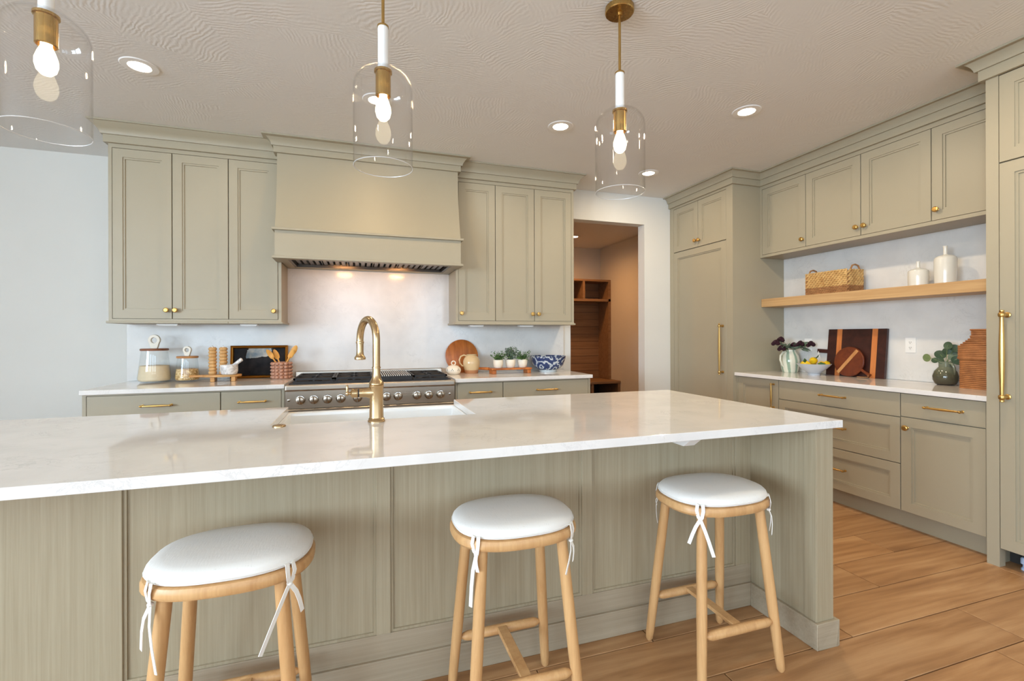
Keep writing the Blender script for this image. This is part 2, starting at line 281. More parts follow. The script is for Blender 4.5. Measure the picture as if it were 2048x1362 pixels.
# ------------------------------------------------------------------ mesh helpers
ORG = {}
class MB:
    def __init__(s): s.v = []; s.f = []; s.sm = []
    def add(s, vs, fs, smooth=False):
        b = len(s.v); s.v += [tuple(v) for v in vs]; s.f += [tuple(i + b for i in f) for f in fs]; s.sm += [smooth] * len(fs); return s
    def box(s, x0, x1, y0, y1, z0, z1):
        vs = [(x, y, z) for z in (z0, z1) for y in (y0, y1) for x in (x0, x1)]
        return s.add(vs, [(0, 2, 3, 1), (4, 5, 7, 6), (0, 1, 5, 4), (2, 6, 7, 3), (0, 4, 6, 2), (1, 3, 7, 5)])
    def lathe(s, prof, c=(0, 0, 0), n=28, ax='z', smooth=True, a0=0, closed=False):
        vs = []; fs = []; m = len(prof)
        for i in range(n):
            a = a0 + 2 * PI * i / n
            for r, t in prof:
                p = (r * math.cos(a), r * math.sin(a), t)
                if ax == 'x': p = (p[2], p[0], p[1])
                elif ax == '-x': p = (-p[2], p[0], p[1])
                elif ax == '-y': p = (p[0], -p[2], p[1])
                elif ax == 'y': p = (p[0], p[2], p[1])
                vs.append((c[0] + p[0], c[1] + p[1], c[2] + p[2]))
        for i in range(n):
            j = (i + 1) % n
            for k in range(m - 1 + (1 if closed else 0)):
                k2 = (k + 1) % m
                fs.append((i * m + k, j * m + k, j * m + k2, i * m + k2))
        if not closed:
            if prof[0][0] > 1e-6: fs.append(tuple(i * m for i in range(n))[::-1])
            if prof[-1][0] > 1e-6: fs.append(tuple(i * m + m - 1 for i in range(n)))
        return s.add(vs, fs, smooth)
    def tube(s, pts, r, n=12, caps=True, smooth=True):
        pts = [Vector(p) for p in pts]; k = len(pts); rs = r if isinstance(r, (list, tuple)) else [r] * k
        vs = []; fs = []; t0 = (pts[1] - pts[0]).normalized()
        u = t0.orthogonal().normalized()
        for i, p in enumerate(pts):
            t = (pts[min(i + 1, k - 1)] - pts[max(i - 1, 0)]).normalized()
            u = (u - t * u.dot(t)).normalized(); w_ = t.cross(u)
            for j in range(n):
                a = 2 * PI * j / n; vs.append(p + (u * math.cos(a) + w_ * math.sin(a)) * rs[i])
        for i in range(k - 1):
            for j in range(n):
                j2 = (j + 1) % n; fs.append((i * n + j, i * n + j2, (i + 1) * n + j2, (i + 1) * n + j))
        if caps: fs.append(tuple(range(n))[::-1]); fs.append(tuple((k - 1) * n + j for j in range(n)))
        return s.add(vs, fs, smooth)
    def ribbon(s, pts, width, wd, th=.0016):
        pts = [Vector(p) for p in pts]; wd = Vector(wd).normalized(); k = len(pts); vs = []; fs = []
        for i, p in enumerate(pts):
            t = (pts[min(i + 1, k - 1)] - pts[max(i - 1, 0)]).normalized(); w_ = (wd - t * wd.dot(t)).normalized(); nn = t.cross(w_)
            for a, b in ((-1, -1), (1, -1), (1, 1), (-1, 1)): vs.append(p + w_ * (a * width / 2) + nn * (b * th / 2))
        for i in range(k - 1):
            for j in range(4): fs.append((i * 4 + j, i * 4 + (j + 1) % 4, i * 4 + 4 + (j + 1) % 4, i * 4 + 4 + j))
        fs += [(3, 2, 1, 0), tuple((k - 1) * 4 + j for j in range(4))]
        return s.add(vs, fs, False)
    def loft(s, loops, cap=(True, True), smooth=True):
        n = len(loops[0]); vs = [p for l in loops for p in l]; fs = []
        for i in range(len(loops) - 1):
            for j in range(n): fs.append((i * n + j, i * n + (j + 1) % n, (i + 1) * n + (j + 1) % n, (i + 1) * n + j))
        if cap[0]: fs.append(tuple(range(n))[::-1])
        if cap[1]: fs.append(tuple((len(loops) - 1) * n + j for j in range(n)))
        return s.add(vs, fs, smooth)
    def ell(s, c, rx, ry, rz, n=16, m=10):
        prof = [(math.sin(PI * i / m), -math.cos(PI * i / m)) for i in range(m + 1)]; prof[0] = (0, -1); prof[-1] = (0, 1)
        b = len(s.v); s.lathe(prof, n=n)
        for i in range(b, len(s.v)): v = s.v[i]; s.v[i] = (c[0] + v[0] * rx, c[1] + v[1] * ry, c[2] + v[2] * rz)
        return s
    def xf(s, mat, start=0):
        for i in range(start, len(s.v)): s.v[i] = tuple(mat @ Vector(s.v[i]))
        return s
    def build(s, name, mat, parent=None, bevel=0, local=False, seg=1, angle=35, label=None):
        me = bpy.data.meshes.new(name); bm = bmesh.new()
        off = Vector((0, 0, 0)) if (parent is None or local) else ORG.get(parent.name, Vector((0, 0, 0)))
        bv = [bm.verts.new(Vector(v) - off) for v in s.v]
        for f, sm in zip(s.f, s.sm):
            try: fc = bm.faces.new([bv[i] for i in f]); fc.smooth = sm
            except ValueError: pass
        bmesh.ops.remove_doubles(bm, verts=bm.verts, dist=1e-6)
        bmesh.ops.recalc_face_normals(bm, faces=bm.faces)
        if bevel:
            ed = [e for e in bm.edges if len(e.link_faces) == 2 and e.calc_face_angle(0) > .6]
            bmesh.ops.bevel(bm, geom=ed, offset=bevel, segments=seg, affect='EDGES', profile=.5, clamp_overlap=True)
        bm.to_mesh(me); bm.free()
        if any(s.sm): me.set_sharp_from_angle(angle=math.radians(angle))
        me.materials.append(M[mat] if isinstance(mat, str) else mat)
        o = bpy.data.objects.new(name, me); C.objects.link(o)
        if parent is not None:
            o.parent = parent; ORG[o.name] = ORG.get(parent.name, Vector((0, 0, 0)))
        if label: o['label'] = label
        return o
def tag(o, label, cat, group=None):
    o['label'] = label; o['category'] = cat
    if group: o['group'] = group
    return o
def thing(name, label, cat, loc=(0, 0, 0), rot=(0, 0, 0), group=None):
    o = bpy.data.objects.new(name, None); o.empty_display_size = .05; C.objects.link(o); o.location = loc; o.rotation_euler = rot
    ORG[o.name] = Vector(loc); return tag(o, label, cat, group)
def struct(o, label=None):
    o['kind'] = 'structure'
    if label: o['label'] = label
    return o
def B(x0, x1, y0, y1, z0, z1): return MB().box(x0, x1, y0, y1, z0, z1)
def sweep(path, prof, side=1):
    """profile (out, z) swept along an open 2D path with mitred corners; out is to the left of travel when side=1"""
    mb = MB(); P = [Vector((p[0], p[1])) for p in path]; k = len(P); loops = []
    for i, p in enumerate(P):
        nn = []
        if i > 0: d = (P[i] - P[i - 1]).normalized(); nn.append(Vector((-d.y, d.x)) * side)
        if i < k - 1: d = (P[i + 1] - P[i]).normalized(); nn.append(Vector((-d.y, d.x)) * side)
        m = nn[0] if len(nn) == 1 else (nn[0] + nn[1]) / (1 + nn[0].dot(nn[1]))
        loops.append([(p.x + m.x * o, p.y + m.y * o, z) for o, z in prof])
    return mb.loft(loops, smooth=True)

# ------------------------------------------------------------------ the room
ZC, YB, XW = 2.773, 4.395, 3.92
ceil = B(LEFT_X, 4.12, REAR_Y, 7.42, ZC, ZC + .12).build('ceiling', 'ceiling'); struct(ceil)
floor = B(LEFT_X, 4.12, REAR_Y, 7.42, -.14, -.014).build('floor', 'floor_base'); struct(floor)
ROW, LEN = .2375, 1.32
joints = {0: 2.61, 1: 1.954, 2: 2.47, 3: 2.949}
meshes = {}
for k in range(-23, 16):
    y0 = 1.175 + ROW * k; y1 = y0 + ROW
    if y1 > 4.42: continue
    j = joints.get(k, 1.9 + ((k * 0.618) % 1) * 1.32)
    x = j - LEN * 7
    while x < XW:
        a, b = max(x, LEFT_X + .01), min(x + LEN, XW - .005)
        if b - a > .03:
            L = round(b - a, 3)
            if L not in meshes:
                o = B(0, L - .004, 0, ROW - .004, -.014, 0).build('plank', 'plank', floor, bevel=.0016, local=True); meshes[L] = o.data
            else:
                o = bpy.data.objects.new('plank', meshes[L]); C.objects.link(o); o.parent = floor
            o.location = (a, y0, 0)
        x += LEN
def wall(name, *boxes, mat='wall'):
    m = MB()
    for b in boxes: m.box(*b)
    return struct(m.build(name, mat))
wall('wall_back', (-1.711, 2.073, YB, YB + .12, -.014, ZC), (2.073, 2.96, YB, YB + .12, 2.466, ZC), (2.96, XW, YB, YB + .12, -.014, ZC))
wall('wall_back_left', (LEFT_X, -1.60, 4.788, 4.9, -.014, ZC), (-1.711, -1.60, YB + .12, 4.788, -.014, ZC))
wall('wall_right', (XW, XW + .1, REAR_Y, YB, -.014, ZC))
def window_wall(name, along, fixed, lo, hi, wins, thick):
    m = MB()
    def bx(a, b, z0, z1):
        if along == 'x': m.box(a, b, fixed - thick, fixed, z0, z1)
        else: m.box(fixed - thick, fixed, a, b, z0, z1)
    e = sorted((c - WINW / 2, c + WINW / 2, z0, z1) for c, z0, z1 in wins); p = lo
    for a, b, z0, z1 in e: bx(p, a, -.014, ZC); bx(a, b, -.014, z0); bx(a, b, z1, ZC); p = b
    bx(p, hi, -.014, ZC); return struct(m.build(name, 'wall'))
window_wall('wall_rear', 'x', REAR_Y, LEFT_X, XW + .1, REAR_WINDOWS, .1)
window_wall('wall_left', 'y', LEFT_X, REAR_Y, 4.9, LEFT_WINDOWS, .1)
wi = 0
for along, fixed, wins in (('x', REAR_Y, REAR_WINDOWS), ('y', LEFT_X, LEFT_WINDOWS)):
    for c, z0, z1 in wins:
        wi += 1; m = MB(); g = MB()
        def bx(mm, a, b, d0, d1, za, zb):
            if along == 'x': mm.box(a, b, fixed - d0, fixed - d1, za, zb)
            else: mm.box(fixed - d0, fixed - d1, a, b, za, zb)
        a, b = c - WINW / 2, c + WINW / 2
        for q in (a, (a + b) / 2 - .03, b - .06): bx(m, q, q + .06, .08, .02, z0, z1)
        for q in (z0, (z0 + z1) / 2 - .02, z1 - .06): bx(m, a, b, .075, .025, q, q + .06)
        o = struct(m.build('window_%d' % wi, 'white_metal'))
        bx(g, a, b, .052, .048, z0, z1); g.build('pane', 'glass', o)
# mudroom beyond the opening
wall('wall_mudroom_right', (4.02, 4.12, YB + .12, 7.42, -.014, ZC))
wall('wall_mudroom_back', (1.0, 4.02, 7.303, 7.42, -.014, ZC))
wall('wall_mudroom_left', (.9, 1.0, YB + .12, 7.42, -.014, ZC))
spot('mudroom_lamp', (3.135, 6.45, 2.74), 66, 3.0, 1, .05, (1, .46, .15))
spot('mudroom_lamp', (2.0, 5.4, 2.74), 54, 3.0, 1, .05, (1, .46, .15))  # extra lamp added out of view, no fixture, to brighten the mudroom walls

# crown mouldings
def crown_prof(b0, b1, cp=.09, z=ZC):
    return [(-.015, b0), (.022, b0), (.022, b1), (.034, b1), (.037, b1 + .012), (.043, b1 + .026), (.053, b1 + .04), (.066, b1 + .052), (cp - .008, z - .014), (cp, z - .012), (cp, z - .0005), (-.015, z - .0005)]
XL0, XL1, XR0, XR1, YU = -1.686, -.576, .806, 1.94, 4.037
XT, XU, YT, YP = 3.288, 3.61, 3.475, 1.637
trims = [('trim_1', [(XL0, YB), (XL0, YU), (XL1, YU)], 2.634, 2.688, -1), ('trim_2', [(XR0, YU), (XR1, YU), (XR1, YB)], 2.640, 2.692, -1),
         ('trim_3', [(XT, YB - .005), (XT, YT), (XU, YT), (XU, YP)], 2.656, 2.712, -1), ('trim_4', [(XU + .1, YP), (XT, YP), (XT, .5)], 2.656, 2.712, -1)]
for nm, path, b0, b1, sd in trims:
    struct(sweep(path, crown_prof(b0, b1), sd).build(nm, 'paint', angle=28), 'sage green crown moulding along the cabinet tops')

# ------------------------------------------------------------------ cabinet parts
def mapper(facing, front):
    if facing == 'y': return lambda u, w, z: (u, front - w, z)
    return lambda u, w, z: (front - w, u, z)
def fbox(mb, mp, u0, u1, w0, w1, z0, z1):
    a, b = mp(u0, w0, z0), mp(u1, w1, z1)
    return mb.box(min(a[0], b[0]), max(a[0], b[0]), min(a[1], b[1]), max(a[1], b[1]), z0, z1)
def rect(mp, u0, u1, z0, z1, w, i): return [mp(u0 + i, w, z0 + i), mp(u1 - i, w, z0 + i), mp(u1 - i, w, z1 - i), mp(u0 + i, w, z1 - i)]
def door(mp, root, name, u0, u1, z0, z1, stile=.06, slab=False):
    g = .0027; u0 += g; u1 -= g; z0 += g; z1 -= g; m = MB()
    if slab:
        fbox(m, mp, u0, u1, -.019, 0, z0, z1); return m.build(name, 'paint', root, bevel=.0012)
    m.loft([rect(mp, u0, u1, z0, z1, w, i) for w, i in ((-.019, stile), (-.019, 0), (-.001, 0), (0, .001), (0, stile), (-.019, stile))], cap=(False, False), smooth=False)
    d = m.build(name, 'paint', root)
    p = MB().loft([rect(mp, u0, u1, z0, z1, w, i) for w, i in ((-.019, stile), (-.006, stile), (-.006, stile + .012), (-.013, stile + .013), (-.013, stile + .019))], cap=(True, True), smooth=False)
    p.build('panel', 'paint', d); return d
def knob(mp, facing, d, u, z, mat='gold'):
    ax = '-y' if facing == 'y' else '-x'
    m = MB().lathe([(.010, 0), (.010, .002), (.006, .004), (.006, .014), (.0155, .017), (.0180, .022), (.0174, .030), (.013, .033), (0, .0335)], mp(u, 0, z), n=10, ax=ax, smooth=False)
    return m.build('knob', mat, d, label='small faceted brass knob')
def pull(mp, d, u, z, length, vertical=False, k=1.0, name='pull', mat='gold'):
    m = MB(); h = length / 2; off = .03 * k
    def pt(t, w): return mp(u, w, z + t) if vertical else mp(u + t, w, z)
    n = 13; pts = [pt(-h + length * i / (n - 1), off) for i in range(n)]
    rs = [(.0036 + .0036 * math.sin(PI * i / (n - 1))) * k for i in range(n)]
    m.tube(pts, rs, 10)
    for sgn in (-1, 1):
        m.tube([pt(sgn * h * .93, 0), pt(sgn * h * .93, .003 * k), pt(sgn * h * .93, .004 * k), pt(sgn * h * .93, off)], [.0085 * k, .0085 * k, .0055 * k, .0055 * k], 10)
        m.tube([pt(sgn * h * t, off) for t in (.88, .885, .91, .95, .975, .98)], [.004 * k, .0072 * k, .0084 * k, .0084 * k, .0072 * k, .004 * k], 10)
        m.tube([pt(sgn * h * t, off) for t in (.98, 1.0, 1.03, 1.045)], [.0045 * k, .006 * k, .0058 * k, .002 * k], 10)
    return m.build(name, mat, d, label='brass bar %s' % name)
def cabinet(name, label, facing, front, u0, u1, z0, z1, depth, frame, items, group=None, toe=None, cat='cabinet', lip=None, body_z0=None):
    mp = mapper(facing, front); fl, fr, fb, ft = frame
    a = mp((u0 + u1) / 2, -depth / 2, 0); root = thing(name, label, cat, (a[0], a[1], 0 if z0 < .3 else z0), group=group)
    m = MB(); bz = z0 if body_z0 is None else body_z0
    fbox(m, mp, u0, u1, -depth, -.021, bz, z1); m.build('body', 'paint', root)
    for on_, nm_, q in ((fl, 'face_stile', (u0, u0 + fl, z0, z1)), (fr, 'face_stile', (u1 - fr, u1, z0, z1)), (fb, 'face_rail', (u0 + fl, u1 - fr, z0, z0 + fb)), (ft, 'face_rail', (u0 + fl, u1 - fr, z1 - ft, z1))):
        if on_: fbox(MB(), mp, q[0], q[1], -.021, 0, q[2], q[3]).build(nm_, 'paint', root)
    if lip:
        l = MB(); fbox(l, mp, u0 - lip[0], u1 + lip[1], -depth, .012, z0 - .016, z0); l.build('light_rail', 'paint', root, bevel=.003)
    if toe:
        t = MB(); fbox(t, mp, u0, u1, -.11, -.075, 0, z0); t.build('toe_kick', 'paint', root)
    for it in items:
        d = door(mp, root, it.get('n', 'door'), *it['r'], stile=it.get('s', .06), slab=it.get('slab', False))
        if 'k' in it: knob(mp, facing, d, *it['k'])
        if 'p' in it: pull(mp, d, *it['p'])
    return root
DT, DB = 2.606, 1.388
D = YB - YU - .002
cabinet('wall_cabinet', 'sage green two-door wall cabinet left of the hood, next to the white wall', 'y', YU, XL0, -.939, 1.372, 2.66, D, (.021, 0, .016, .054),
        [dict(r=(-1.665, -1.302, DB, DT), k=(-1.334, 1.453)), dict(r=(-1.302, -.939, DB, DT), k=(-1.279, 1.453))], 'wall cabinets beside the hood', lip=(.012, 0))
cabinet('wall_cabinet', 'narrow single-door sage wall cabinet touching the left side of the hood', 'y', YU, -.939, XL1, 1.372, 2.66, D, (0, .022, .016, .054),
        [dict(r=(-.939, -.599, DB, DT), k=(-.629, 1.455))], 'wall cabinets beside the hood', lip=(0, .012))
cabinet('wall_cabinet', 'narrow single-door sage wall cabinet touching the right side of the hood', 'y', YU, XR0, 1.166, 1.374, 2.664, D, (.022, 0, .017, .052),
        [dict(r=(.828, 1.166, DB + .003, 2.612), k=(.854, 1.457))], 'wall cabinets beside the hood', lip=(.012, 0))
cabinet('wall_cabinet', 'sage green two-door wall cabinet right of the hood, next to the doorway', 'y', YU, 1.166, XR1, 1.374, 2.664, D, (0, .024, .017, .052),
        [dict(r=(1.166, 1.541, DB + .003, 2.612), k=(1.516, 1.457)), dict(r=(1.541, 1.916, DB + .003, 2.612), k=(1.576, 1.457))], 'wall cabinets beside the hood', lip=(0, .012))
# base cabinets under the back worktops
YD = 3.715; DP = YB - YD - .002
def base_back(label, u0, u1, fl, fr, px, plen, two=True):
    c = (u0 + fl + u1 - fr) / 2
    its = [dict(n='drawer', r=(u0 + fl, u1 - fr, .722, .875), slab=True, p=(px, .80, plen))]
    if two: its += [dict(r=(u0 + fl, c, .115, .719), k=(c - .03, .66)), dict(r=(c, u1 - fr, .115, .719), k=(c + .03, .66))]
    else: its += [dict(r=(u0 + fl, u1 - fr, .115, .719), k=(u1 - fr - .03, .66))]
    cabinet('base_cabinet', label, 'y', YD, u0, u1, .11, .885, DP, (fl, fr, 0, .01), its, 'base cabinets along the back wall', toe=True)
base_back('wide base cabinet with one drawer below the glass jars, left end of the back run', -1.693, -.915, .021, 0, -1.285, .175)
base_back('narrow base cabinet with one drawer between jar counter end and range', -.915, -.512, 0, .019, -.716, .175, False)
base_back('narrow base cabinet with one drawer right beside the range', .735, 1.136, .014, 0, .94, .185, False)
base_back('wide base cabinet with one drawer below the blue bowl', 1.136, 1.942, 0, .019, 1.525, .185)
def worktop(label, x0, x1, y0, y1, z0=.885, z1=.915):
    return tag(B(x0, x1, y0, y1, z0, z1).build('worktop', 'quartz', bevel=.003, seg=2), label, 'worktop')
worktop('white quartz worktop left of the range carrying jars and painting', -1.70, -.510, 3.69, YB - .022)
worktop('white quartz worktop right of the range carrying jug, plants and blue bowl', .730, 1.955, 3.69, YB - .022)
worktop('long white quartz worktop on the right wall under the oak shelf', 3.301, 3.898, YP + .001, YT - .001)
tag(B(-1.711, 1.985, YB - .021, YB - .001, .9155, 1.90).build('backsplash', 'splash', bevel=.001), 'polished pale quartz slab behind the range', 'backsplash')
tag(B(3.899, XW - .001, YP + .001, YT - .001, .9155, 1.985).build('backsplash', 'splash', bevel=.001), 'polished pale quartz slab behind the oak shelf', 'backsplash')
# right wall: tall pantry, wall cabinets, base cabinets, tall refrigerator cabinet
cabinet('tall_cabinet', 'tall sage cabinet beside the doorway with two small doors over one tall panel', 'x', XT, YT, YB - .004, .10, 2.672, XW - XT - .002, (.081, .064, .0, .037),
        [dict(r=(3.556, 3.942, 2.16, 2.634), k=(3.916, 2.226), s=.058), dict(r=(3.942, 4.327, 2.16, 2.634), k=(3.972, 2.229), s=.058),
         dict(n='panel_door', r=(3.556, 4.327, .104, 2.157), s=.062, p=(3.600, 1.127, .47, True, 1.5))], toe=True)
cabinet('wall_cabinet', 'single-door sage wall cabinet above the shelf, touching the tall left cabinet', 'x', XU, 3.0, YT - .001, 1.985, 2.672, XW - XU - .002, (0, .022, .024, .046),
        [dict(r=(3.0, 3.452, 2.009, 2.626), k=(3.024, 2.075))], 'wall cabinets over the oak shelf')
cabinet('wall_cabinet', 'two-door sage wall cabinet above the seagrass basket on the shelf', 'x', XU, 2.082, 3.0, 1.985, 2.672, XW - XU - .002, (0, 0, .024, .046),
        [dict(r=(2.541, 3.0, 2.009, 2.626), k=(2.567, 2.077)), dict(r=(2.082, 2.541, 2.009, 2.626), k=(2.508, 2.078))], 'wall cabinets over the oak shelf')
cabinet('wall_cabinet', 'wall cabinet above the two ivory bottles, cut off by the tall right cabinet', 'x', XU, YP + .001, 2.082, 1.985, 2.672, XW - XU - .002, (.02, 0, .024, .046),
        [dict(r=(1.658, 2.082, 2.009, 2.626), k=(2.047, 2.079))], 'wall cabinets over the oak shelf')
XD = 3.33
cabinet('base_cabinet', 'narrow base cabinet with a vertical brass pull beneath the flower vase', 'x', XD, 3.021, YT - .001, .115, .885, XW - XD - .002, (0, .014, 0, .003),
        [dict(r=(3.021, 3.461, .121, .882), p=(3.066, .745, .21, True, 1.1), s=.06)], toe=True)
cabinet('base_cabinet', 'base cabinet of three wide drawers behind the island corner', 'x', XD, 2.096, 3.021, .115, .885, XW - XD - .002, (0, 0, 0, .003),
        [dict(n='drawer', r=(2.096, 3.021, .724, .882), slab=True, p=(2.545, .805, .19)), dict(n='drawer', r=(2.096, 3.021, .423, .724), p=(2.545, .578, .19)),
         dict(n='drawer', r=(2.096, 3.021, .121, .423), p=(2.545, .277, .19))], toe=True)
cabinet('base_cabinet', 'base cabinet with one drawer over one door, beside the tall right cabinet', 'x', XD, YP + .001, 2.096, .115, .885, XW - XD - .002, (.022, 0, 0, .003),
        [dict(n='drawer', r=(1.659, 2.096, .730, .882), slab=True, p=(1.855, .808, .19)), dict(r=(1.659, 2.096, .121, .730), k=(2.056, .662))], toe=True)
rt_ = cabinet('tall_cabinet', 'tall sage refrigerator cabinet cut by the right picture edge, with long brass handle', 'x', XT, .55, YP, .10, 2.672, XW - XT - .002, (.04, .054, 0, .016),
        [dict(r=(.59, 1.583, 2.183, 2.656), s=.062), dict(n='panel_door', r=(.59, 1.583, .10, 2.181), s=.062, p=(1.547, 1.143, .47, True, 1.75))])
B(XT, XT + .05, YP - .054, YP, 0, .10).build('foot_stile', 'paint', rt_)
B(XT + .05, XW - .01, YP - .03, YP, 0, .10).build('side_panel', 'paint', rt_)
B(XT + .14, XT + .16, .55, YP - .03, 0, .10).build('toe_kick', 'dark', rt_)
MB().lathe([(.018, 0), (.018, .010), (.012, .014), (.012, .03), (.020, .034), (.020, .06), (.014, .066), (0, .067)], (XT + .085, 1.517, 0), n=20).build('levelling_foot', 'blue_cap', rt_, label='pale blue levelling foot')
# oak shelf
tag(B(3.622, 3.898, YP + .001, YT - .001, 1.521, 1.597).build('floating_shelf', 'shelf_wood', bevel=.002), 'thick oak floating shelf on the right wall', 'shelf')
# outlets
for y, z, lb in ((2.381, 1.180, 'white wall outlet right of the big dark cutting board'), (3.215, 1.168, 'white wall outlet half hidden behind the dark flowers')):
    o = thing('wall_outlet', lb, 'outlet', (3.899, y, z - .055), group='wall outlets')
    B(3.893, 3.8985, y - .036, y + .036, z - .057, z + .057).build('cover_plate', 'white_plastic', o, bevel=.002)
    for dz in (-.02, .02):
        s = MB().lathe([(.016, 0), (.016, .002), (0, .0021)], (3.893, y, z + dz), n=16, ax='-x').build('socket', 'white_plastic', o)
        sl = MB()
        for dy in (-.006, .006): sl.box(3.8900, 3.8912, y + dy - .001, y + dy + .001, z + dz - .002, z + dz + .006)
        sl.box(3.8900, 3.8912, y - .002, y + .002, z + dz - .009, z + dz - .005); sl.build('slot', 'black', s)
# under cabinet light bars
for x0, x1, lb in ((-1.42, -1.285, 'above the big flour jar'), (-.875, -.755, 'above the landscape painting'), (.94, 1.07, 'above the clay jug'), (1.414, 1.55, 'above the potted herbs')):
    o = thing('under_cabinet_light', 'small white light bar under the wall cabinet ' + lb, 'light', ((x0 + x1) / 2, 4.13, 1.34), group='under cabinet lights')
    B(x0, x1, 4.09, 4.16, 1.344, 1.3555).build('housing', 'white_plastic', o, bevel=.002)
    B(x0 + .01, x1 - .01, 4.10, 4.15, 1.341, 1.344).build('lens', 'white_ceramic', o)

# ------------------------------------------------------------------ range hood
hood = thing('range_hood', 'sage green wooden range hood with curved chimney above the range', 'hood', (.11, 4.1, 1.84))
HX0, HX1 = -.590, .806
m = MB(); prof = []
for i in range(15):
    t = i / 14; z = 2.05 + t * (2.66 - 2.05); prof.append((3.94 - .118 * (1 - t) ** 2.2, z))
back = YB - .022
m.loft([[(HX0, yy, zz), (HX1, yy, zz), (HX1, back, zz), (HX0, back, zz)] for yy, zz in prof], smooth=True)
m.build('chimney', 'paint', hood, angle=30)
lower = MB()
lower.box(HX0, HX1, 3.822, 3.86, 1.852, 2.052); lower.box(HX0, HX0 + .03, 3.86, back, 1.852, 2.052); lower.box(HX1 - .03, HX1, 3.86, back, 1.852, 2.052); lower.box(HX0 + .03, HX1 - .03, 3.86, back, 1.93, 2.052)
lower.build('valance', 'paint', hood)
def ring(x0, x1, y0, y1, z0, z1, o): return B(x0 - o, x1 + o, y0 - o, y0 + .01, z0, z1)
B(HX0 - .018, HX1 + .018, 3.800, 4.03, 2.046, 2.064).build('ledge_trim', 'paint', hood, bevel=.002)
lip = MB(); lip.box(HX0 - .018, HX1 + .018, 3.800, 3.865, 1.836, 1.854); lip.box(HX0 - .018, -.51, 3.865, 4.03, 1.836, 1.854); lip.box(.735, HX1 + .018, 3.865, 4.03, 1.836, 1.854)
lip.box(HX0 + .02, -.51, 4.03, back, 1.836, 1.854); lip.box(.735, HX1 - .005, 4.03, back, 1.836, 1.854); lip.box(-.51, .735, 4.30, back, 1.836, 1.854)
lip.build('bottom_trim', 'paint', hood, bevel=.002)
sweep([(HX0, 4.03), (HX0, 3.94), (HX1, 3.94), (HX1, 4.03)], crown_prof(2.656, 2.704, .093), -1).build('crown', 'paint', hood, angle=28)
ins = MB(); ins.box(-.51, -.49, 3.866, 4.299, 1.842, 1.89); ins.box(.715, .735, 3.866, 4.299, 1.842, 1.89); ins.box(-.49, .715, 3.866, 3.886, 1.842, 1.89); ins.box(-.49, .715, 4.279, 4.299, 1.842, 1.89)
ins.box(-.49, .715, 3.886, 4.279, 1.905, 1.915); ins.build('insert_frame', 'baffle', hood)
for p in range(6):
    fx0 = -.488 + p * .2005; fl = MB(); fins = []
    for q in range(4):
        xx = fx0 + .012 + q * .047; fins.append(MB()); fins[-1].add([(xx, 3.90, 1.862), (xx + .028, 3.90, 1.862), (xx + .036, 3.90, 1.88), (xx - .008, 3.90, 1.88), (xx, 4.27, 1.862), (xx + .028, 4.27, 1.862), (xx + .036, 4.27, 1.88), (xx - .008, 4.27, 1.88)],
                                            [(0, 1, 2, 3), (7, 6, 5, 4), (0, 4, 5, 1), (1, 5, 6, 2), (2, 6, 7, 3), (3, 7, 4, 0)])
    fl.box(fx0, fx0 + .2, 3.889, 3.90, 1.858, 1.885); fl.box(fx0, fx0 + .2, 4.268, 4.277, 1.858, 1.885)
    fl.box(fx0, fx0 + .003, 3.90, 4.268, 1.862, 1.885); fl.box(fx0 + .197, fx0 + .2, 3.90, 4.268, 1.862, 1.885); bf_ = fl.build('baffle_filter', 'baffle', hood)
    for f_ in fins: f_.build('fin', 'baffle', bf_)
for lx in (-.13, .36):
    B(lx - .055, lx + .055, 3.887, 3.893, 1.862, 1.878).build('hood_lamp', 'hood_lens', hood, label='small lit lamp inside hood')
    area('hood_light', (lx, 3.912, 1.8555), (math.radians(33), 0, 0), .12, .012, 1.75, (1, .50, .19))

# ------------------------------------------------------------------ range
rg = thing('cooking_range', 'wide stainless steel gas range with a row of round knobs and black grates', 'range', (.11, 4.0, 0))
RX0, RX1, RF = -.5075, .7275, 3.70
B(RX0, RX1, RF + .02, YB - .022, .10, .905).build('body', 'steel', rg)
B(RX0, RX1, RF - .03, RF + .02, .862, .909).build('bullnose', 'steel', rg, bevel=.012, seg=3)
B(RX0, RX1, RF, RF + .02, .735, .862).build('control_panel', 'steel', rg, bevel=.002)
B(RX0 + .004, RX1 - .004, RF - .028, RF + .02, .700, .733).build('panel_ledge', 'steel', rg, bevel=.004)
B(RX0 + .01, .28, RF - .012, RF + .019, .16, .69).build('oven_door', 'steel', rg, bevel=.006)
B(.29, RX1 - .01, RF - .012, RF + .019, .16, .69).build('oven_door', 'steel', rg, bevel=.006)
for ox0, ox1 in ((RX0 + .05, .24), (.33, RX1 - .05)):
    MB().tube([(ox0, RF - .06, .655), (ox1, RF - .06, .655)], .014, 14).tube([(ox0 + .03, RF - .06, .655), (ox0 + .03, RF - .01, .655)], .009, 10).tube([(ox1 - .03, RF - .06, .655), (ox1 - .03, RF - .01, .655)], .009, 10).build('oven_handle', 'steel', rg)
for lx in (RX0 + .05, RX1 - .05):
    for ly in (RF + .08, YB - .1): MB().lathe([(.022, 0), (.022, .01), (.016, .014), (.016, .11)], (lx, ly, 0), n=14).build('leg', 'steel', rg)
B(RX0, RX1, 4.30, YB - .022, .905, .963).build('back_guard', 'steel', rg, bevel=.004)
B(RX0 + .02, RX1 - .02, RF + .05, 4.30, .905, .912).build('cooktop', 'iron', rg)
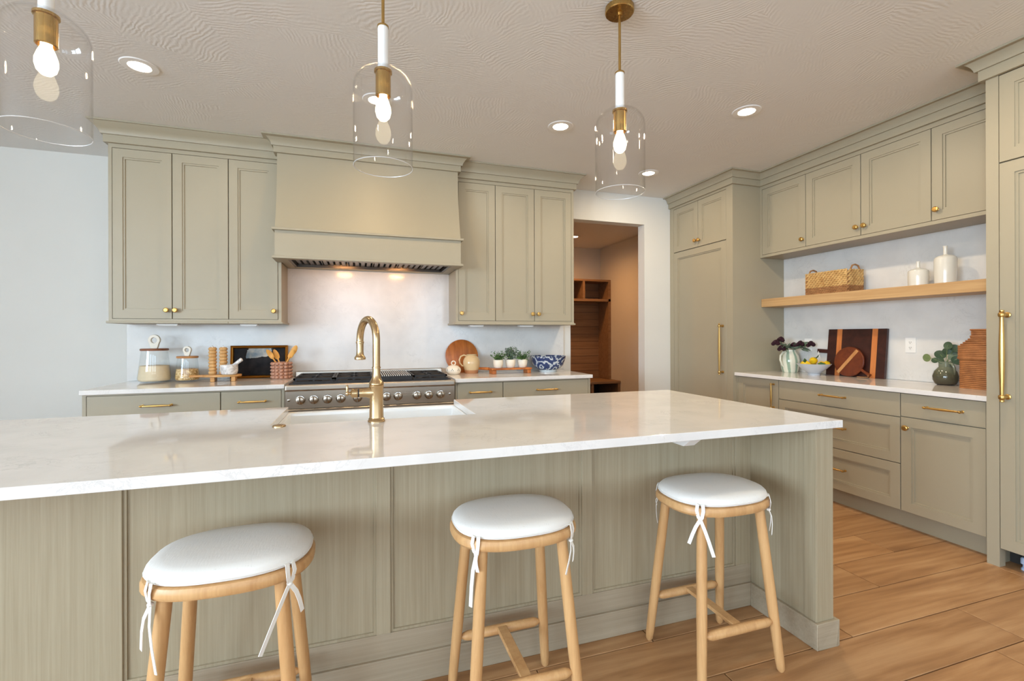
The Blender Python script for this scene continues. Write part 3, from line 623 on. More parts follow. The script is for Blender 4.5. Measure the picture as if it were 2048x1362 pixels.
for i, kx in enumerate((-.405, -.315, -.222, -.130, -.012, .105, .199, .285, .429, .521, .613)):
    bz = MB().lathe([(.033, 0), (.034, .006), (.031, .010), (.029, .0105), (0, .011)], (kx, RF, .797), n=28, ax='-y').build('knob_bezel', 'chrome', rg)
    k = MB().lathe([(.026, .010), (.0275, .014), (.027, .034), (.024, .041), (.016, .044), (0, .0445)], (kx, RF, .797), n=24, ax='-y')
    k.build('knob', 'steel', rg)
    B(kx - .004, kx + .004, RF - .052, RF - .043, .773, .821).build('knob_grip', 'chrome', bz, bevel=.003)
for kx in (-.482, .687): MB().lathe([(.009, 0), (.009, .004), (.006, .005), (.0055, .013), (0, .014)], (kx, RF, .797), n=14, ax='-y').build('button', 'chrome', rg)
def grate(x0, x1):
    g = MB(); y0, y1, z = RF + .075, 4.285, .947
    for yy in (y0, y1 - .014, (y0 + y1) / 2 - .007): g.box(x0, x1, yy, yy + .014, z - .014, z)
    for xx in (x0, x1 - .014): g.box(xx, xx + .014, y0, y1, z - .014, z)
    for cyy in (y0 + (y1 - y0) * .26, y0 + (y1 - y0) * .75):
        cx = (x0 + x1) / 2
        for k in range(8):
            a = PI / 4 * k; r0, r1 = .035, .12 if k % 2 == 0 else .14
            p0 = Vector((cx + r0 * math.cos(a), cyy + r0 * math.sin(a), z - .006)); p1 = Vector((cx + r1 * math.cos(a), cyy + r1 * math.sin(a), z - .008))
            p1.x = min(max(p1.x, x0 + .006), x1 - .006); p1.y = min(max(p1.y, y0 + .006), y1 - .006)
            g.tube([p0, p1], .0065, 6, smooth=False)
    for xx in (x0 + .01, x1 - .024, (x0 + x1) / 2 - .007):
        for yy in (y0, y1 - .014): g.box(xx, xx + .014, yy, yy + .014, .912, z - .014)
    g.box(x0, x1, RF + .052, RF + .075, .912, .924)
    g.build('grate', 'iron', rg)
    for cyy in (y0 + (y1 - y0) * .26, y0 + (y1 - y0) * .75):
        MB().lathe([(.05, .912), (.05, .92), (.036, .924), (.034, .932), (0, .934)], ((x0 + x1) / 2, cyy, 0), n=20).build('burner', 'iron', rg)
for gx in (-.462, -.178): grate(gx, gx + .28)
grate(.408, .680)
g = MB(); g.box(.112, .398, RF + .075, 4.285, .925, .938); g.box(.112, .398, RF + .07, RF + .08, .912, .945); g.build('griddle', 'iron', rg); g = MB()
for i in range(17): g.box(.118 + i * .0165, .126 + i * .0165, RF + .08, 4.28, .938, .953)
gr_ = g.build('griddle_ribs', 'steel', rg); gr_['kind'] = 'stuff'

# ------------------------------------------------------------------ mudroom lockers
lk = thing('mudroom_locker', 'brown wooden locker with cubbies, shiplap back and bench beyond the doorway', 'locker', (3.2, 7.1, 0))
LX0, LX1, LF, LBk = 2.2, 4.018, 6.94, 7.30
B(LX0, LX1, LF, LBk, 2.158, 2.19).build('top_board', 'locker_wood', lk)
B(LX0, LX1, LF, LBk, 1.826, 1.866).build('shelf', 'locker_wood', lk)
for x0, x1, z0, z1 in ((LX1 - .045, LX1, .53, 2.158), (LX0, LX0 + .04, .53, 2.158)): B(x0, x1, LF, LBk, z0, z1).build('side_panel', 'locker_wood', lk)
for xx in (3.50, 3.03, 2.6): B(xx, xx + .04, LF, LBk, 1.866, 2.158).build('divider', 'locker_wood', lk)
B(LX0 + .04, LX1 - .045, LBk - .006, LBk, .53, 2.158).build('gap_shade_backer', 'dark', lk)  # dark sheet, its colour stands for the shade in the board gaps
z = .53
while z < 2.15:
    B(LX0 + .04, LX1 - .045, LBk - .018, LBk - .006, z, min(z + .121, 2.158)).build('shiplap_board', 'locker_wood', lk); z += .126
B(LX0, LX1, 6.632, LBk, .485, .525).build('bench_seat', 'locker_wood', lk, bevel=.004)
for x0 in (LX1 - .04, 3.50, 3.0, LX0): B(x0, x0 + .04, 6.65, LBk, 0, .485).build('bench_upright', 'locker_wood', lk)
B(LX0 + .04, LX1 - .045, LBk - .02, LBk - .017, .01, .485).build('bench_back', 'dark', lk)

# ------------------------------------------------------------------ island
isl = thing('kitchen_island', 'pale oak kitchen island base with framed panels and end wall', 'island', (.09, 1.95, 0))
IX0, IX1, PY = -1.672, 1.832, 1.735
B(IX0 + .02, 1.742, PY + .0145, 1.985, .0, .884).build('body', 'island_wood', isl)
B(IX0 + .02, -.36, 1.985, 2.46, .10, .884).build('cabinet_box', 'paint', isl)
B(.52, 1.742, 1.985, 2.46, .10, .884).build('cabinet_box', 'paint', isl)
B(-.36, .52, 1.985, 2.46, .10, .60).build('sink_base', 'paint', isl)
ST = [(-1.60, -1.535), (-.752, -.692), (.056, .106), (.868, .916), (1.655, 1.742)]
for i, (a, b) in enumerate(ST): B(a, b, PY, PY + .018, .19, .884).build('stile', 'island_wood', isl, bevel=.0015)
for i in range(4):
    a, b = ST[i][1], ST[i + 1][0]
    mp = mapper('y', PY)
    MB().loft([rect(mp, a, b, .19, .884, w, k) for w, k in ((-.0145, 0), (-.006, 0), (-.006, .009), (-.012, .010), (-.012, .018))], smooth=False).build('panel', 'island_wood', isl)
B(-1.60, 1.742, PY, PY + .018, .10, .19).build('bottom_rail', 'island_rail', isl, bevel=.0015)
B(-1.60, 1.742, PY - .013, PY + .015, 0, .105).build('baseboard', 'island_rail', isl, bevel=.003)
B(1.742, IX1, 1.402, 2.46, 0, .884).build('end_panel', 'island_wood', isl, bevel=.002)
B(1.737, 1.742, 1.402, 1.455, .105, .884).build('end_stile', 'island_wood', isl, bevel=.001)
bb = MB(); bb.box(1.726, 1.742, 1.388, PY - .013, 0, .105); bb.box(1.742, IX1, 1.388, 1.402, 0, .105); bb.box(IX1, 1.848, 1.388, 2.46, 0, .105)
bb.build('end_baseboard', 'island_rail', isl, bevel=.002)
for bx, mt in ((.082, 'island_rail'), (1.19, 'white_metal')):
    bk = MB(); yf = 1.43 if bx > 1 else 1.56; bk.box(bx - .02, bx + .02, yf, PY + .01, .876, .8845)
    if bx > 1: bk.add([(bx + s, y, z) for s in (-.025, .025) for y, z in ((yf, .876), (yf + .05, .838), (PY, .838), (PY, .876))], [(0, 1, 2, 3), (7, 6, 5, 4), (0, 4, 5, 1), (1, 5, 6, 2), (2, 6, 7, 3), (3, 7, 4, 0)])
    else: bk.box(bx - .02, bx + .02, PY - .008, PY, .838, .876)
    bk.build('support_bracket', mt, isl, bevel=.001)
# worktop with the sink cut-out
SX0, SX1, SY0, SY1 = -.327, .485, 2.005, 2.485
wt = MB(); wx0, wx1, wy0, wy1 = -1.69, 1.85, 1.374, 2.497
outer = [(wx0, wy0), (wx1, wy0), (wx1, wy1), (SX1, wy1), (SX1, SY0), (SX0, SY0), (SX0, wy1), (wx0, wy1)]
n = len(outer); vs = [(x, y, .885) for x, y in outer] + [(x, y, .915) for x, y in outer]
fs = [(i, (i + 1) % n, (i + 1) % n + n, i + n) for i in range(n)] + [(n, n + 1, n + 4, n + 5, n + 7), (0, 7, 5, 4, 1)]
fs = [(i, (i + 1) % n, (i + 1) % n + n, i + n) for i in range(n)]
for o in (0, n): fs += [(o, o + 5, o + 6, o + 7), (o, o + 1, o + 4, o + 5), (o + 1, o + 2, o + 3, o + 4)]
tag(wt.add(vs, fs).build('island_worktop', 'quartz', bevel=.002, seg=2), 'large glossy white quartz worktop on the kitchen island', 'worktop')
# sink
sk = MB(); a0, a1, b0, b1 = SX0 - .012, SX1 + .012, SY0 - .012, 2.535
def rr(x0, x1, y0, y1, z): return [(x0, y0, z), (x1, y0, z), (x1, y1, z), (x0, y1, z)]
sk.loft([rr(a0, a1, b0, b1, .63), rr(a0, a1, b0, b1, .884), rr(SX0 + .006, SX1 - .006, SY0 + .006, 2.503, .884), rr(SX0 + .008, SX1 - .008, SY0 + .008, 2.500, .868), rr(SX0 + .012, SX1 - .012, SY0 + .012, 2.496, .66), rr(SX0 + .03, SX1 - .03, SY0 + .03, 2.48, .652)], smooth=False)
tag(sk.build('farmhouse_sink', 'white_ceramic', bevel=.005, seg=2), 'white ceramic apron sink set into the island', 'sink')
# faucet
FX, FY = .066, 1.957
fa = thing('faucet', 'brushed bronze gooseneck faucet standing on the island', 'faucet', (FX, FY, .9155))
MB().lathe([(.034, 0), (.034, .004), (.031, .007), (.032, .011), (.028, .016), (.027, .06), (.027, .135), (.029, .140), (.0295, .146), (.027, .148), (.0295, .150), (.029, .156), (.024, .162), (.018, .175), (.0158, .19), (.0152, .213), (.0172, .214), (.0172, .219), (.0152, .220)], (FX, FY, .9155), n=32).build('column', 'faucet', fa)
dx, dy = -.062, .158; ln = math.hypot(dx, dy); ux, uy = dx / ln, dy / ln; ra = ln / 2; zc = 1.243
pts = [(FX, FY, z) for z in (1.13, 1.18, 1.23)] + [(FX + ux * (ra - ra * math.cos(t)), FY + uy * (ra - ra * math.cos(t)), zc + ra * 1.0 * math.sin(t)) for t in [PI * i / 18 for i in range(19)]]
ex, ey = FX + dx, FY + dy
pts += [(ex, ey, 1.232)]
MB().tube(pts, .0148, 20).build('spout', 'faucet', fa)
MB().lathe([(.0148, 1.236), (.0168, 1.234), (.0168, 1.228), (.0150, 1.226), (.0146, 1.195), (.016, 1.178), (.021, 1.170), (.0235, 1.167), (.0235, 1.160), (.021, 1.157), (0, 1.157)], (ex, ey, 0), n=28).build('spray_head', 'faucet', fa)
hz = 1.032
MB().tube([(FX, FY, hz), (FX - .03, FY, hz), (FX - .04, FY, hz), (FX - .066, FY, hz)], [.026, .022, .0175, .0172], 24).build('side_arm', 'faucet', fa)
MB().tube([(FX - .066, FY, hz), (FX - .071, FY, hz)], .0165, 24).build('gasket', 'black', fa)
MB().tube([(FX - t, FY, hz) for t in (.071, .074, .092, .098, .100, .103, .106, .111, .116, .118)], [.016, .0178, .0178, .012, .006, .005, .009, .0105, .007, .001], 20).build('lever_cap', 'faucet', fa)
MB().tube([(FX - .111, FY, hz + t) for t in (0, .012, .02, .032, .034)], [.006, .005, .0055, .0045, .003], 12).build('lever', 'faucet', fa)
tag(MB().lathe([(.024, 0), (.024, .003), (.022, .006), (.013, .0065), (.012, .008), (0, .0085)], (-.29, 1.965, .9155), n=28).build('air_switch', 'faucet'), 'round bronze push button on the island left of the sink', 'button')

# ------------------------------------------------------------------ stools
def sup(a, b, n, z, e=2.6):
    r = []
    for i in range(n):
        t = 2 * PI * i / n; c, s_ = math.cos(t), math.sin(t)
        r.append((a * math.copysign(abs(c) ** (2 / e), c), b * math.copysign(abs(s_) ** (2 / e), s_), z))
    return r
TIES = {}
def stool(label, loc, rz, ties):
    r = thing('bar_stool', label, 'stool', loc, (0, 0, rz), 'bar stools at the island')
    A, Bd = .209, .166
    MB().loft([sup(A * k, Bd * k, 44, z) for k, z in ((.90, .604), (.97, .607), (1.0, .615), (1.0, .628), (.975, .637), (.93, .640))]).build('seat', 'stool_wood', r, local=True)
    cu = MB().loft([sup(A * k, Bd * k, 44, z, 2.5) for k, z in ((.90, .6405), (.955, .643), (.965, .650), (.955, .660), (.91, .669), (.78, .676), (.55, .680), (.25, .6815))]).build('cushion', 'linen', r, local=True, label='white linen seat cushion')
    MB().tube([p for p in sup(A * .965, Bd * .965, 44, .650, 2.5)] + [sup(A * .965, Bd * .965, 44, .650, 2.5)[0]], .0022, 6).build('piping', 'linen', cu, local=True)
    legs = {}
    for sx in (-1, 1):
        for sy in (-1, 1):
            t, f = Vector((sx * .132, sy * .102, .612)), Vector((sx * .180, sy * .157, .0))
            d = (f - t); ptsl = [t + d * k for k in (0, .3, .6, .93, .985, 1.0)]
            MB().tube(ptsl, [.0175, .0185, .0185, .0165, .0145, .009], 16).build('leg', 'stool_wood', r, local=True); legs[sx, sy] = (t, d)
    def on(sx, sy, z): t, d = legs[sx, sy]; return t + d * ((.612 - z) / .612)
    for sy in (-1, 1):
        p, q = on(-1, sy, .185), on(1, sy, .185); d = q - p
        MB().tube([p + d * k for k in (.03, .06, .075, .12, .5, .88, .925, .94, .97)], [.007, .008, .012, .0165, .0175, .0165, .012, .008, .007], 14).build('stretcher', 'stool_wood', r, local=True)
    y0 = on(-1, -1, .185).y; MB().box(-.019, .019, y0, -y0, .186, .200).build('cross_bar', 'stool_wood', r, bevel=.003, local=True)
    for (sx, sy), (a1, a2, l1, l2) in ties.items():
        c = Vector((sx * A * .70, sy * Bd * .70, .642)); out = Vector((sx * .75, sy * .66, 0)).normalized(); sd = Vector((-out.y, out.x, 0))
        m = MB()
        e = Vector((sx * A * .757, sy * Bd * .757, 0)); k0 = e - out * .010
        for s_ in (-1, 1):                                         # two strands round the rim to the knot
            m.ribbon([c + Vector((0, 0, .006)) + sd * s_ * .004, Vector((e.x, e.y, .652)) + out * .000 + sd * s_ * .009, Vector((e.x, e.y, .630)) + out * .0045 + sd * s_ * .011, Vector((k0.x, k0.y, .606)) + out * .012 + sd * s_ * .006, Vector((k0.x, k0.y, .596)) + out * .008], .012, sd)
        kn = Vector((k0.x, k0.y, .597)) + out * .008
        m.ell(kn, .008, .008, .006, 8, 6)
        for s_, a, l in ((-1, a1, l1), (1, a2, l2)):
            dr = (sd * s_ * math.sin(a) + Vector((0, 0, -1)) * math.cos(a))
            m.ribbon([kn, kn + dr * l * .3 + out * .008, kn + (dr * .85 + Vector((0, 0, -.12))) * l * .62 + out * .008, kn + (dr * .8 + Vector((0, 0, -.22))) * l + out * .004], .012, out.cross(dr) + sd * .3)
        m.build('cushion_tie', 'ribbon', cu, local=True, label='white cotton tie')
    return r
stool('round-cornered oak bar stool at the picture left, largest in view', (-.335, 1.500, 0), 0, {(-1, -1): (.4, .3, .13, .16), (1, -1): (.75, .5, .17, .10)})
stool('middle oak bar stool with white cushion, below the faucet side of the island', (.492, 1.502, 0), 0, {(-1, -1): (.15, .2, .16, .05), (1, -1): (.9, .2, .11, .07), (-1, 1): (.9, .2, .10, .04)})
stool('oak bar stool with white cushion beside the island end wall', (1.317, 1.507, 0), 0, {(-1, -1): (.5, .45, .10, .13), (1, -1): (.9, .35, .10, .09), (-1, 1): (.2, .1, .11, .03)})

# ------------------------------------------------------------------ pendants
def pendant(label, x, y, first=[None]):
    r = thing('pendant_lamp', label, 'lamp', (x, y, ZC), group='glass pendant lamps over the island')
    def Bd(mb, n, mt, **k): return mb.build(n, mt, r, local=True, **k)
    z = lambda v: v - ZC
    Bd(MB().lathe([(.066, 0), (.066, z(2.752)), (.063, z(2.748)), (.014, z(2.747)), (.013, z(2.735)), (0, z(2.734))], n=36), 'canopy', 'brass')
    Bd(MB().tube([(0, 0, z(2.74)), (0, 0, z(2.475))], .0062, 12), 'rod', 'brass')
    Bd(MB().lathe([(.0, z(2.482)), (.014, z(2.481)), (.022, z(2.474)), (.022, z(2.468)), (0, z(2.468))], n=24), 'rod_collar', 'brass')
    Bd(MB().lathe([(0, z(2.469)), (.0195, z(2.469)), (.020, z(2.466)), (.020, z(2.297)), (0, z(2.297))], n=24), 'stem', 'white_metal', label='white stem tube')
    Bd(MB().lathe([(0, z(2.299)), (.034, z(2.299)), (.034, z(2.291)), (.029, z(2.289)), (.029, z(2.20)), (.0255, z(2.197)), (.0255, z(2.21)), (0, z(2.21))], n=28), 'socket', 'brass')
    b = Bd(MB().lathe([(0, z(2.215)), (.014, z(2.214)), (.015, z(2.195)), (.022, z(2.178)), (.029, z(2.155)), (.030, z(2.137)), (.025, z(2.117)), (.014, z(2.105)), (0, z(2.102))], n=24), 'bulb', 'bulb_glass', label='glowing glass bulb')
    f = MB()
    for k in range(4):
        a = PI / 2 * k; f.tube([(.006 * math.cos(a), .006 * math.sin(a), z(2.185)), (.011 * math.cos(a), .011 * math.sin(a), z(2.13))], .0016, 6)
    f.build('filament', 'bulb', b, local=True)
    R_, th = .113, .0025; pr = []
    for rr_, zt, zb in ((R_, 2.31, 1.92),):
        arc = [(rr_ * math.sin(t), zt - .085 * (1 - math.cos(t))) for t in [PI / 2 * i / 12 for i in range(13)]]
        outer_ = [(max(a, .0205), b_) for a, b_ in arc] + [(rr_, 2.1), (rr_, zb)]
        inner_ = [(max(a - th, .0205), b_ - th) for a, b_ in arc] + [(rr_ - th, 2.1), (rr_ - th, zb)]
        pr = [(a, z(b_)) for a, b_ in outer_] + [(a, z(b_)) for a, b_ in inner_[::-1]]
    Bd(MB().lathe(pr, n=56, closed=True), 'shade', 'glass', label='clear glass bell shade')
    Bd(MB().tube([(.1118 * math.cos(t), .1118 * math.sin(t), z(1.92)) for t in [2 * PI * i / 64 for i in range(65)]], .0016, 6, caps=False), 'shade_rim_glint', 'rim_glint')
    l = bpy.data.lights.new('pendant_light', 'POINT'); l.energy = 10; l.color = (1, .72, .40); l.shadow_soft_size = .02
    lo = bpy.data.objects.new('pendant_light', l); C.objects.link(lo); lo.parent = r; lo.location = (0, 0, z(2.155))
pendant('clear glass pendant lamp cut by the left picture edge', -.956, 1.9)
pendant('clear glass pendant lamp in front of the hood', .093, 1.9)
pendant('clear glass pendant lamp nearest the doorway with its brass canopy in view', 1.15, 1.9)
# recessed ceiling lights
for x, y, lb in ((-1.162, 3.131, 'recessed ceiling light near the left glass pendant'), (.115, 3.117, 'recessed ceiling light hidden behind the middle pendant bulb'), (1.39, 3.104, 'recessed ceiling light right of the hood crown'), (2.497, 2.512, 'recessed ceiling light nearest the right wall cabinets'),
                 (2.571, 3.748, 'recessed ceiling light partly behind the rightmost glass pendant'), (3.135, 6.498, 'recessed ceiling light inside the mudroom')):
    r = thing('ceiling_downlight', lb, 'light', (x, y, ZC - .006), group='recessed ceiling lights')
    MB().lathe([(.052, ZC - .003), (.056, ZC - .006), (.088, ZC - .005), (.092, ZC - .0005)], (x, y, 0), n=36).build('trim_ring', 'white_metal', r)
    MB().lathe([(.054, ZC - .0045), (0, ZC - .0046)], (x, y, 0), n=32).build('lens', 'lamp_lens', r)
    if y < 5: down(x, y, 4.5 if x < -1 else 8.5 if x < 1 else 15 if x > 2 and y < 3 else 8, (1, .68, .34) if -1 < x < 1 else WARM)
for x, y in ((-.6, .2), (1.2, .2), (.4, -2.2), (2.5, 1.25)): down(x, y, 15 if x > 2 else 2.5)  # unseen lamps added without fixtures as warm fill; strongest one lifts the right wall

# ------------------------------------------------------------------ things on the left worktop
ZT = .9155
def jar(label, x, y, rb, rt2, hgt, fill, fillmat, lidmat, ring_r, ring_h, plug):
    r = thing('storage_jar', label, 'jar', (x, y, ZT), group='glass storage jars')
    th = .003
    def rad(z): return rb + (rt2 - rb) * (z - .03) / (hgt - .03)
    prof = [(rb * .70, 0), (rb * .90, .006), (rb * .985, .018), (rb, .03), (rt2, hgt), (rt2 - th, hgt), (rb - th, .03), (rb * .96, .021), (rb * .88, .010), (0, .006)]
    MB().lathe([(0, 0)] + prof, n=40).build('vessel', 'jarglass', r, local=True)
    MB().lathe([(0, .008), (rb * .86, .012), (rb * .94, .022), (rb - th * 1.6, .032), (rad(fill) - th * 1.6, fill), (rad(fill) * .5, fill + .004), (0, fill + .002)], n=40).build('contents', fillmat, r, local=True)
    l = MB().lathe([(0, hgt + .0005), (rt2 + .004, hgt + .0005), (rt2 + .006, hgt + .004), (rt2 + .006, hgt + .013), (rt2 + .003, hgt + .016), (0, hgt + .016)], n=36).build('lid', lidmat, r, local=True)
    m = MB(); zt = hgt + .016; cz = zt + ring_h - ring_r; n = 36; loops = []
    def outl(rad_, k):
        res = []
        for i in range(n):
            t = 2 * PI * i / n; px, pz = rad_ * math.cos(t), rad_ * math.sin(t)
            if k and math.sin(t) < -.2: pz = max(zt - cz, pz - (abs(math.sin(t)) - .2) * (cz - zt) * 1.1); px = px * (.9 - .35 * (abs(math.sin(t)) - .2))
            res.append((px, pz))
        return res
    o_, i_ = outl(ring_r, True), outl(ring_r * .52, False); d = .009
    m.loft([[(p[0], -d, cz + p[1]) for p in o_], [(p[0], d, cz + p[1]) for p in o_], [(p[0], d, cz + p[1]) for p in i_], [(p[0], -d, cz + p[1]) for p in i_], [(p[0], -d, cz + p[1]) for p in o_]], cap=(False, False), smooth=False)
    m.build('ring_handle', 'stoneware', l, local=True, bevel=.002); r.rotation_euler.z = -.2
    return r
jar('big flared glass jar of flour with dark wood lid and ring handle', -1.475, 4.215, .107, .083, .238, .125, 'flour', 'lid_dark', .042, .105, .05)
jar('small flared glass jar of oats with light wood lid and ring handle', -1.258, 4.205, .083, .066, .178, .095, 'oats', 'lid_light', .030, .076, .03)
def footed_board(label, loc, rz, outline, th, feet, mat):
    r = thing('footed_board', label, 'serving board', loc, (0, 0, rz))
    m = MB(); n = len(outline); m.add([(x, y, .035) for x, y in outline] + [(x, y, .035 + th) for x, y in outline], [tuple(range(n))[::-1], tuple(range(n, 2 * n))] + [(i, (i + 1) % n, (i + 1) % n + n, i + n) for i in range(n)])
    m.build('board', mat, r, local=True, bevel=.003)
    for a, b, c, d in feet: MB().box(a, b, c, d, 0, .0348).build('foot', mat, r, local=True, bevel=.003)
    return r
def rrect(x0, x1, y0, y1, rad, n=6):
    pts = []
    for cx, cy, a0 in ((x1 - rad, y0 + rad, -PI / 2), (x1 - rad, y1 - rad, 0), (x0 + rad, y1 - rad, PI / 2), (x0 + rad, y0 + rad, PI)):
        for i in range(n + 1): a = a0 + PI / 2 * i / n; pts.append((cx + rad * math.cos(a), cy + rad * math.sin(a)))
    return pts
def oval_handle(a, b, hl, hw):
    pts = []; t0 = math.asin(hw / b)
    for i in range(29):
        t = -PI + t0 + (2 * PI - 2 * t0) * i / 28; pts.append((a * math.cos(t), b * math.sin(t)))
    x0 = -a * math.cos(t0)
    pts += [(x0 - .02, hw * .8), (-a - hl, hw), (-a - hl - .006, 0), (-a - hl, -hw), (x0 - .02, -hw * .8)]
    return pts
footed_board('low footed wooden board holding the pepper mills and mortar', (-1.000, 4.125, ZT), .10, oval_handle(.128, .078, .085, .017), .017, [(-.075, -.045, -.06, .06), (.062, .09, -.055, .055)], 'board_wood')
def mill(label, x, y, h):
    r = thing('pepper_mill', label, 'mill', (x, y, .9685), group='beaded wooden mills'); n = 8; prof = [(0, 0), (.024, 0)]
    for i in range(n):
        z0 = h * i / n; z1 = h * (i + 1) / n
        for k in range(1, 7): t = PI * k / 7; prof.append((.0225 + .0065 * math.sin(t), z0 + (z1 - z0) * k / 7))
        prof.append((.0215, z1))
    prof += [(.018, h + .001), (0, h + .001)]
    MB().lathe(prof, n=28).build('body', 'mill_wood', r, local=True, angle=60)
    MB().lathe([(0, h), (.0045, h), (.0045, h + .008), (.003, h + .011), (0, h + .011)], n=14).build('finial', 'chrome', r, local=True)
mill('taller beaded wooden mill on the footed board, nearer the oat jar', -1.072, 4.140, .208)
mill('beaded wooden mill behind the mortar on the footed board', -1.002, 4.150, .207)
mo = thing('mortar', 'small grey marble mortar on the footed board', 'mortar', (-.948, 4.085, .9685))
MB().lathe([(0, 0), (.045, 0), (.054, .006), (.0605, .03), (.0605, .068), (.0585, .074), (.054, .074), (.052, .06), (.045, .03), (.03, .018), (0, .015)], n=32).build('bowl', 'marble', mo, local=True)
pe = thing('pestle', 'marble pestle leaning out of the mortar', 'pestle', (-.948, 4.085, .9685))
MB().tube([(-.012, 0, .032), (-.006, 0, .035), (.03, -.005, .066), (.07, -.01, .1), (.088, -.012, .114), (.092, -.012, .117)], [.012, .017, .0135, .0135, .015, .008], 18).build('shaft', 'marble', pe, local=True)
# framed painting
fr = thing('framed_painting', 'gilt framed dark landscape painting leaning on the backsplash', 'painting', (-.784, 4.335, ZT), (math.radians(-5), 0, 0))
W2, HH, fwid = .213, .268, .024
pf = MB(); prof = [(0, .0), (0, .018), (.006, .022), (.010, .016), (.018, .020), (fwid, .008), (fwid, 0)]
pf.loft([[(-W2 + o, -d, o), (W2 - o, -d, o), (W2 - o, -d, HH - o), (-W2 + o, -d, HH - o)] for o, d in prof + [prof[0]]], cap=(False, False), smooth=False)
pf.build('frame', 'frame_gold', fr, local=True)
MB().box(-W2 + fwid - .002, W2 - fwid + .002, -.006, -.001, fwid - .002, HH - fwid + .002).build('canvas', 'painting', fr, local=True)
# utensil crock with bubbles
cr = thing('utensil_crock', 'rose brown crock covered in round bobbles holding wooden utensils', 'crock', (-.600, 4.205, ZT))
MB().lathe([(0, 0), (.066, 0), (.068, .004), (.068, .136), (.060, .136), (.060, .01), (0, .008)], n=32).build('vessel', 'crock', cr, local=True)
bob = None
for row in range(5):
    for k in range(13):
        a = 2 * PI * k / 13
        if bob is None: o = MB().ell((0, 0, 0), .0168, .0168, .0136, 12, 8).build('bobble', 'crock', cr, local=True); bob = o.data
        else: o = bpy.data.objects.new('bobble', bob); C.objects.link(o); o.parent = cr
        o.location = (.067 * math.cos(a), .067 * math.sin(a), .0155 + row * .0268)
def spoon(label, base, tip, head, wid, slot=False):
    r = thing('wooden_utensil', label, 'utensil', (-.600, 4.205, ZT), group='wooden utensils in the crock')
    p, q = Vector(base), Vector(tip); d = (q - p).normalized(); L = (q - p).length
    MB().tube([p, p + d * (L - head * .8)], [.005, .0058], 8).build('handle', 'utensil', r, local=True)
    m = MB(); loops = []; u = Vector((1, 0, 0)); u = (u - d * u.dot(d)).normalized(); w_ = d.cross(u)
    for i in range(9):
        t = i / 8; s_ = wid * (.22 + .78 * math.sin(PI * min(1, .12 + t * .83)) ** .8) if 0 < t < 1 else wid * .2
        c = p + d * (L - head + head * t) + w_ * (.008 * math.sin(PI * t))
        loops.append([c + u * s_ * math.cos(a) + w_ * .0045 * math.sin(a) for a in [2 * PI * k / 12 for k in range(12)]])
    m.loft(loops).build('head', 'utensil', r, local=True)
spoon('yellow wooden spoon leaning far right in the bobbled crock', (-.02, .0, .02), (.112, .0, .268), .085, .022)
spoon('yellow wooden spoon beside the far right one, lower in the bobbled crock', (-.02, -.02, .02), (.095, -.03, .235), .08, .02)
spoon('flat wooden spatula leaning far left in the bobbled crock', (.03, .0, .02), (-.108, -.01, .238), .09, .019)
spoon('wooden spatula just right of the far left one in the bobbled crock', (.03, -.02, .02), (-.062, .035, .236), .09, .021)

# ------------------------------------------------------------------ things on the worktop right of the range
rb = thing('round_board', 'round acacia board leaning on the backsplash behind the jug', 'cutting board', (.922, 4.312, ZT), (math.radians(-8), 0, 0))
MB().lathe([(0, 0), (.150, 0), (.156, .004), (.156, .014), (.150, .018), (0, .018)], (0, .018, .156), n=56, ax='-y').build('disc', 'acacia', rb, local=True)
gk = thing('garlic_keeper', 'small cream pierced garlic pot with ring lid beside the range', 'pot', (.805, 4.150, ZT))
MB().lathe([(0, 0), (.045, 0), (.058, .010), (.067, .030), (.066, .048), (.056, .062), (.050, .066), (0, .066)], n=36).build('body', 'stoneware', gk, local=True)
l = MB().lathe([(0, .0665), (.050, .0665), (.044, .074), (.02, .081), (0, .083)], n=30).build('lid', 'stoneware', gk, local=True)
MB().tube([(.018 * math.cos(t), 0, .099 + .018 * math.sin(t)) for t in [2 * PI * i / 24 for i in range(25)]], .0052, 8, caps=False).build('ring', 'stoneware', l, local=True)
for k in range(5):
    for j, (da, dz) in enumerate(((-.12, 0), (.12, 0), (0, .012))):
        a = -PI / 2 - .35 + (k - 2) * .85 + da; MB().ell((.0655 * math.cos(a), .0655 * math.sin(a), .036 + dz), .0036, .0036, .0042, 8, 5).build('hole', 'dark', gk, local=True)
jg = thing('clay_jug', 'honey glazed clay jug with a loop handle in front of the round board', 'jug', (.985, 4.215, ZT))
MB().lathe([(0, 0), (.058, 0), (.060, .004), (.0655, .030)], n=36).build('foot', 'terracotta', jg, local=True)
MB().lathe([(.0655, .030), (.073, .05), (.079, .085), (.078, .112), (.068, .140), (.052, .155), (.044, .160), (.047, .168), (.050, .173), (.045, .173), (.040, .163), (.05, .15), (.066, .13), (.07, .09), (.06, .035), (0, .033)], n=36).build('body', 'jug_glaze', jg, local=True)
MB().tube([(-.045, -.01, .158), (-.075, -.015, .168), (-.105, -.02, .155), (-.118, -.022, .125), (-.112, -.02, .095), (-.092, -.012, .072), (-.074, -.008, .066)], [.007, .0075, .0075, .007, .007, .007, .006], 12).build('handle', 'jug_glaze', jg, local=True)
footed_board('long footed wooden board under three potted herbs', (1.315, 4.075, ZT), .04, rrect(-.195, .195, -.062, .062, .01, 3)[::1], .016, [(-.185, -.150, -.055, .055), (.150, .185, -.055, .055)], 'acacia')
hb = bpy.data.objects['footed_board.001']
MB().tube([(-.19, .04, .043), (-.25, .11, .043), (-.275, .14, .043)], [.014, .012, .014], 10).build('handle', 'acacia', hb, local=True)
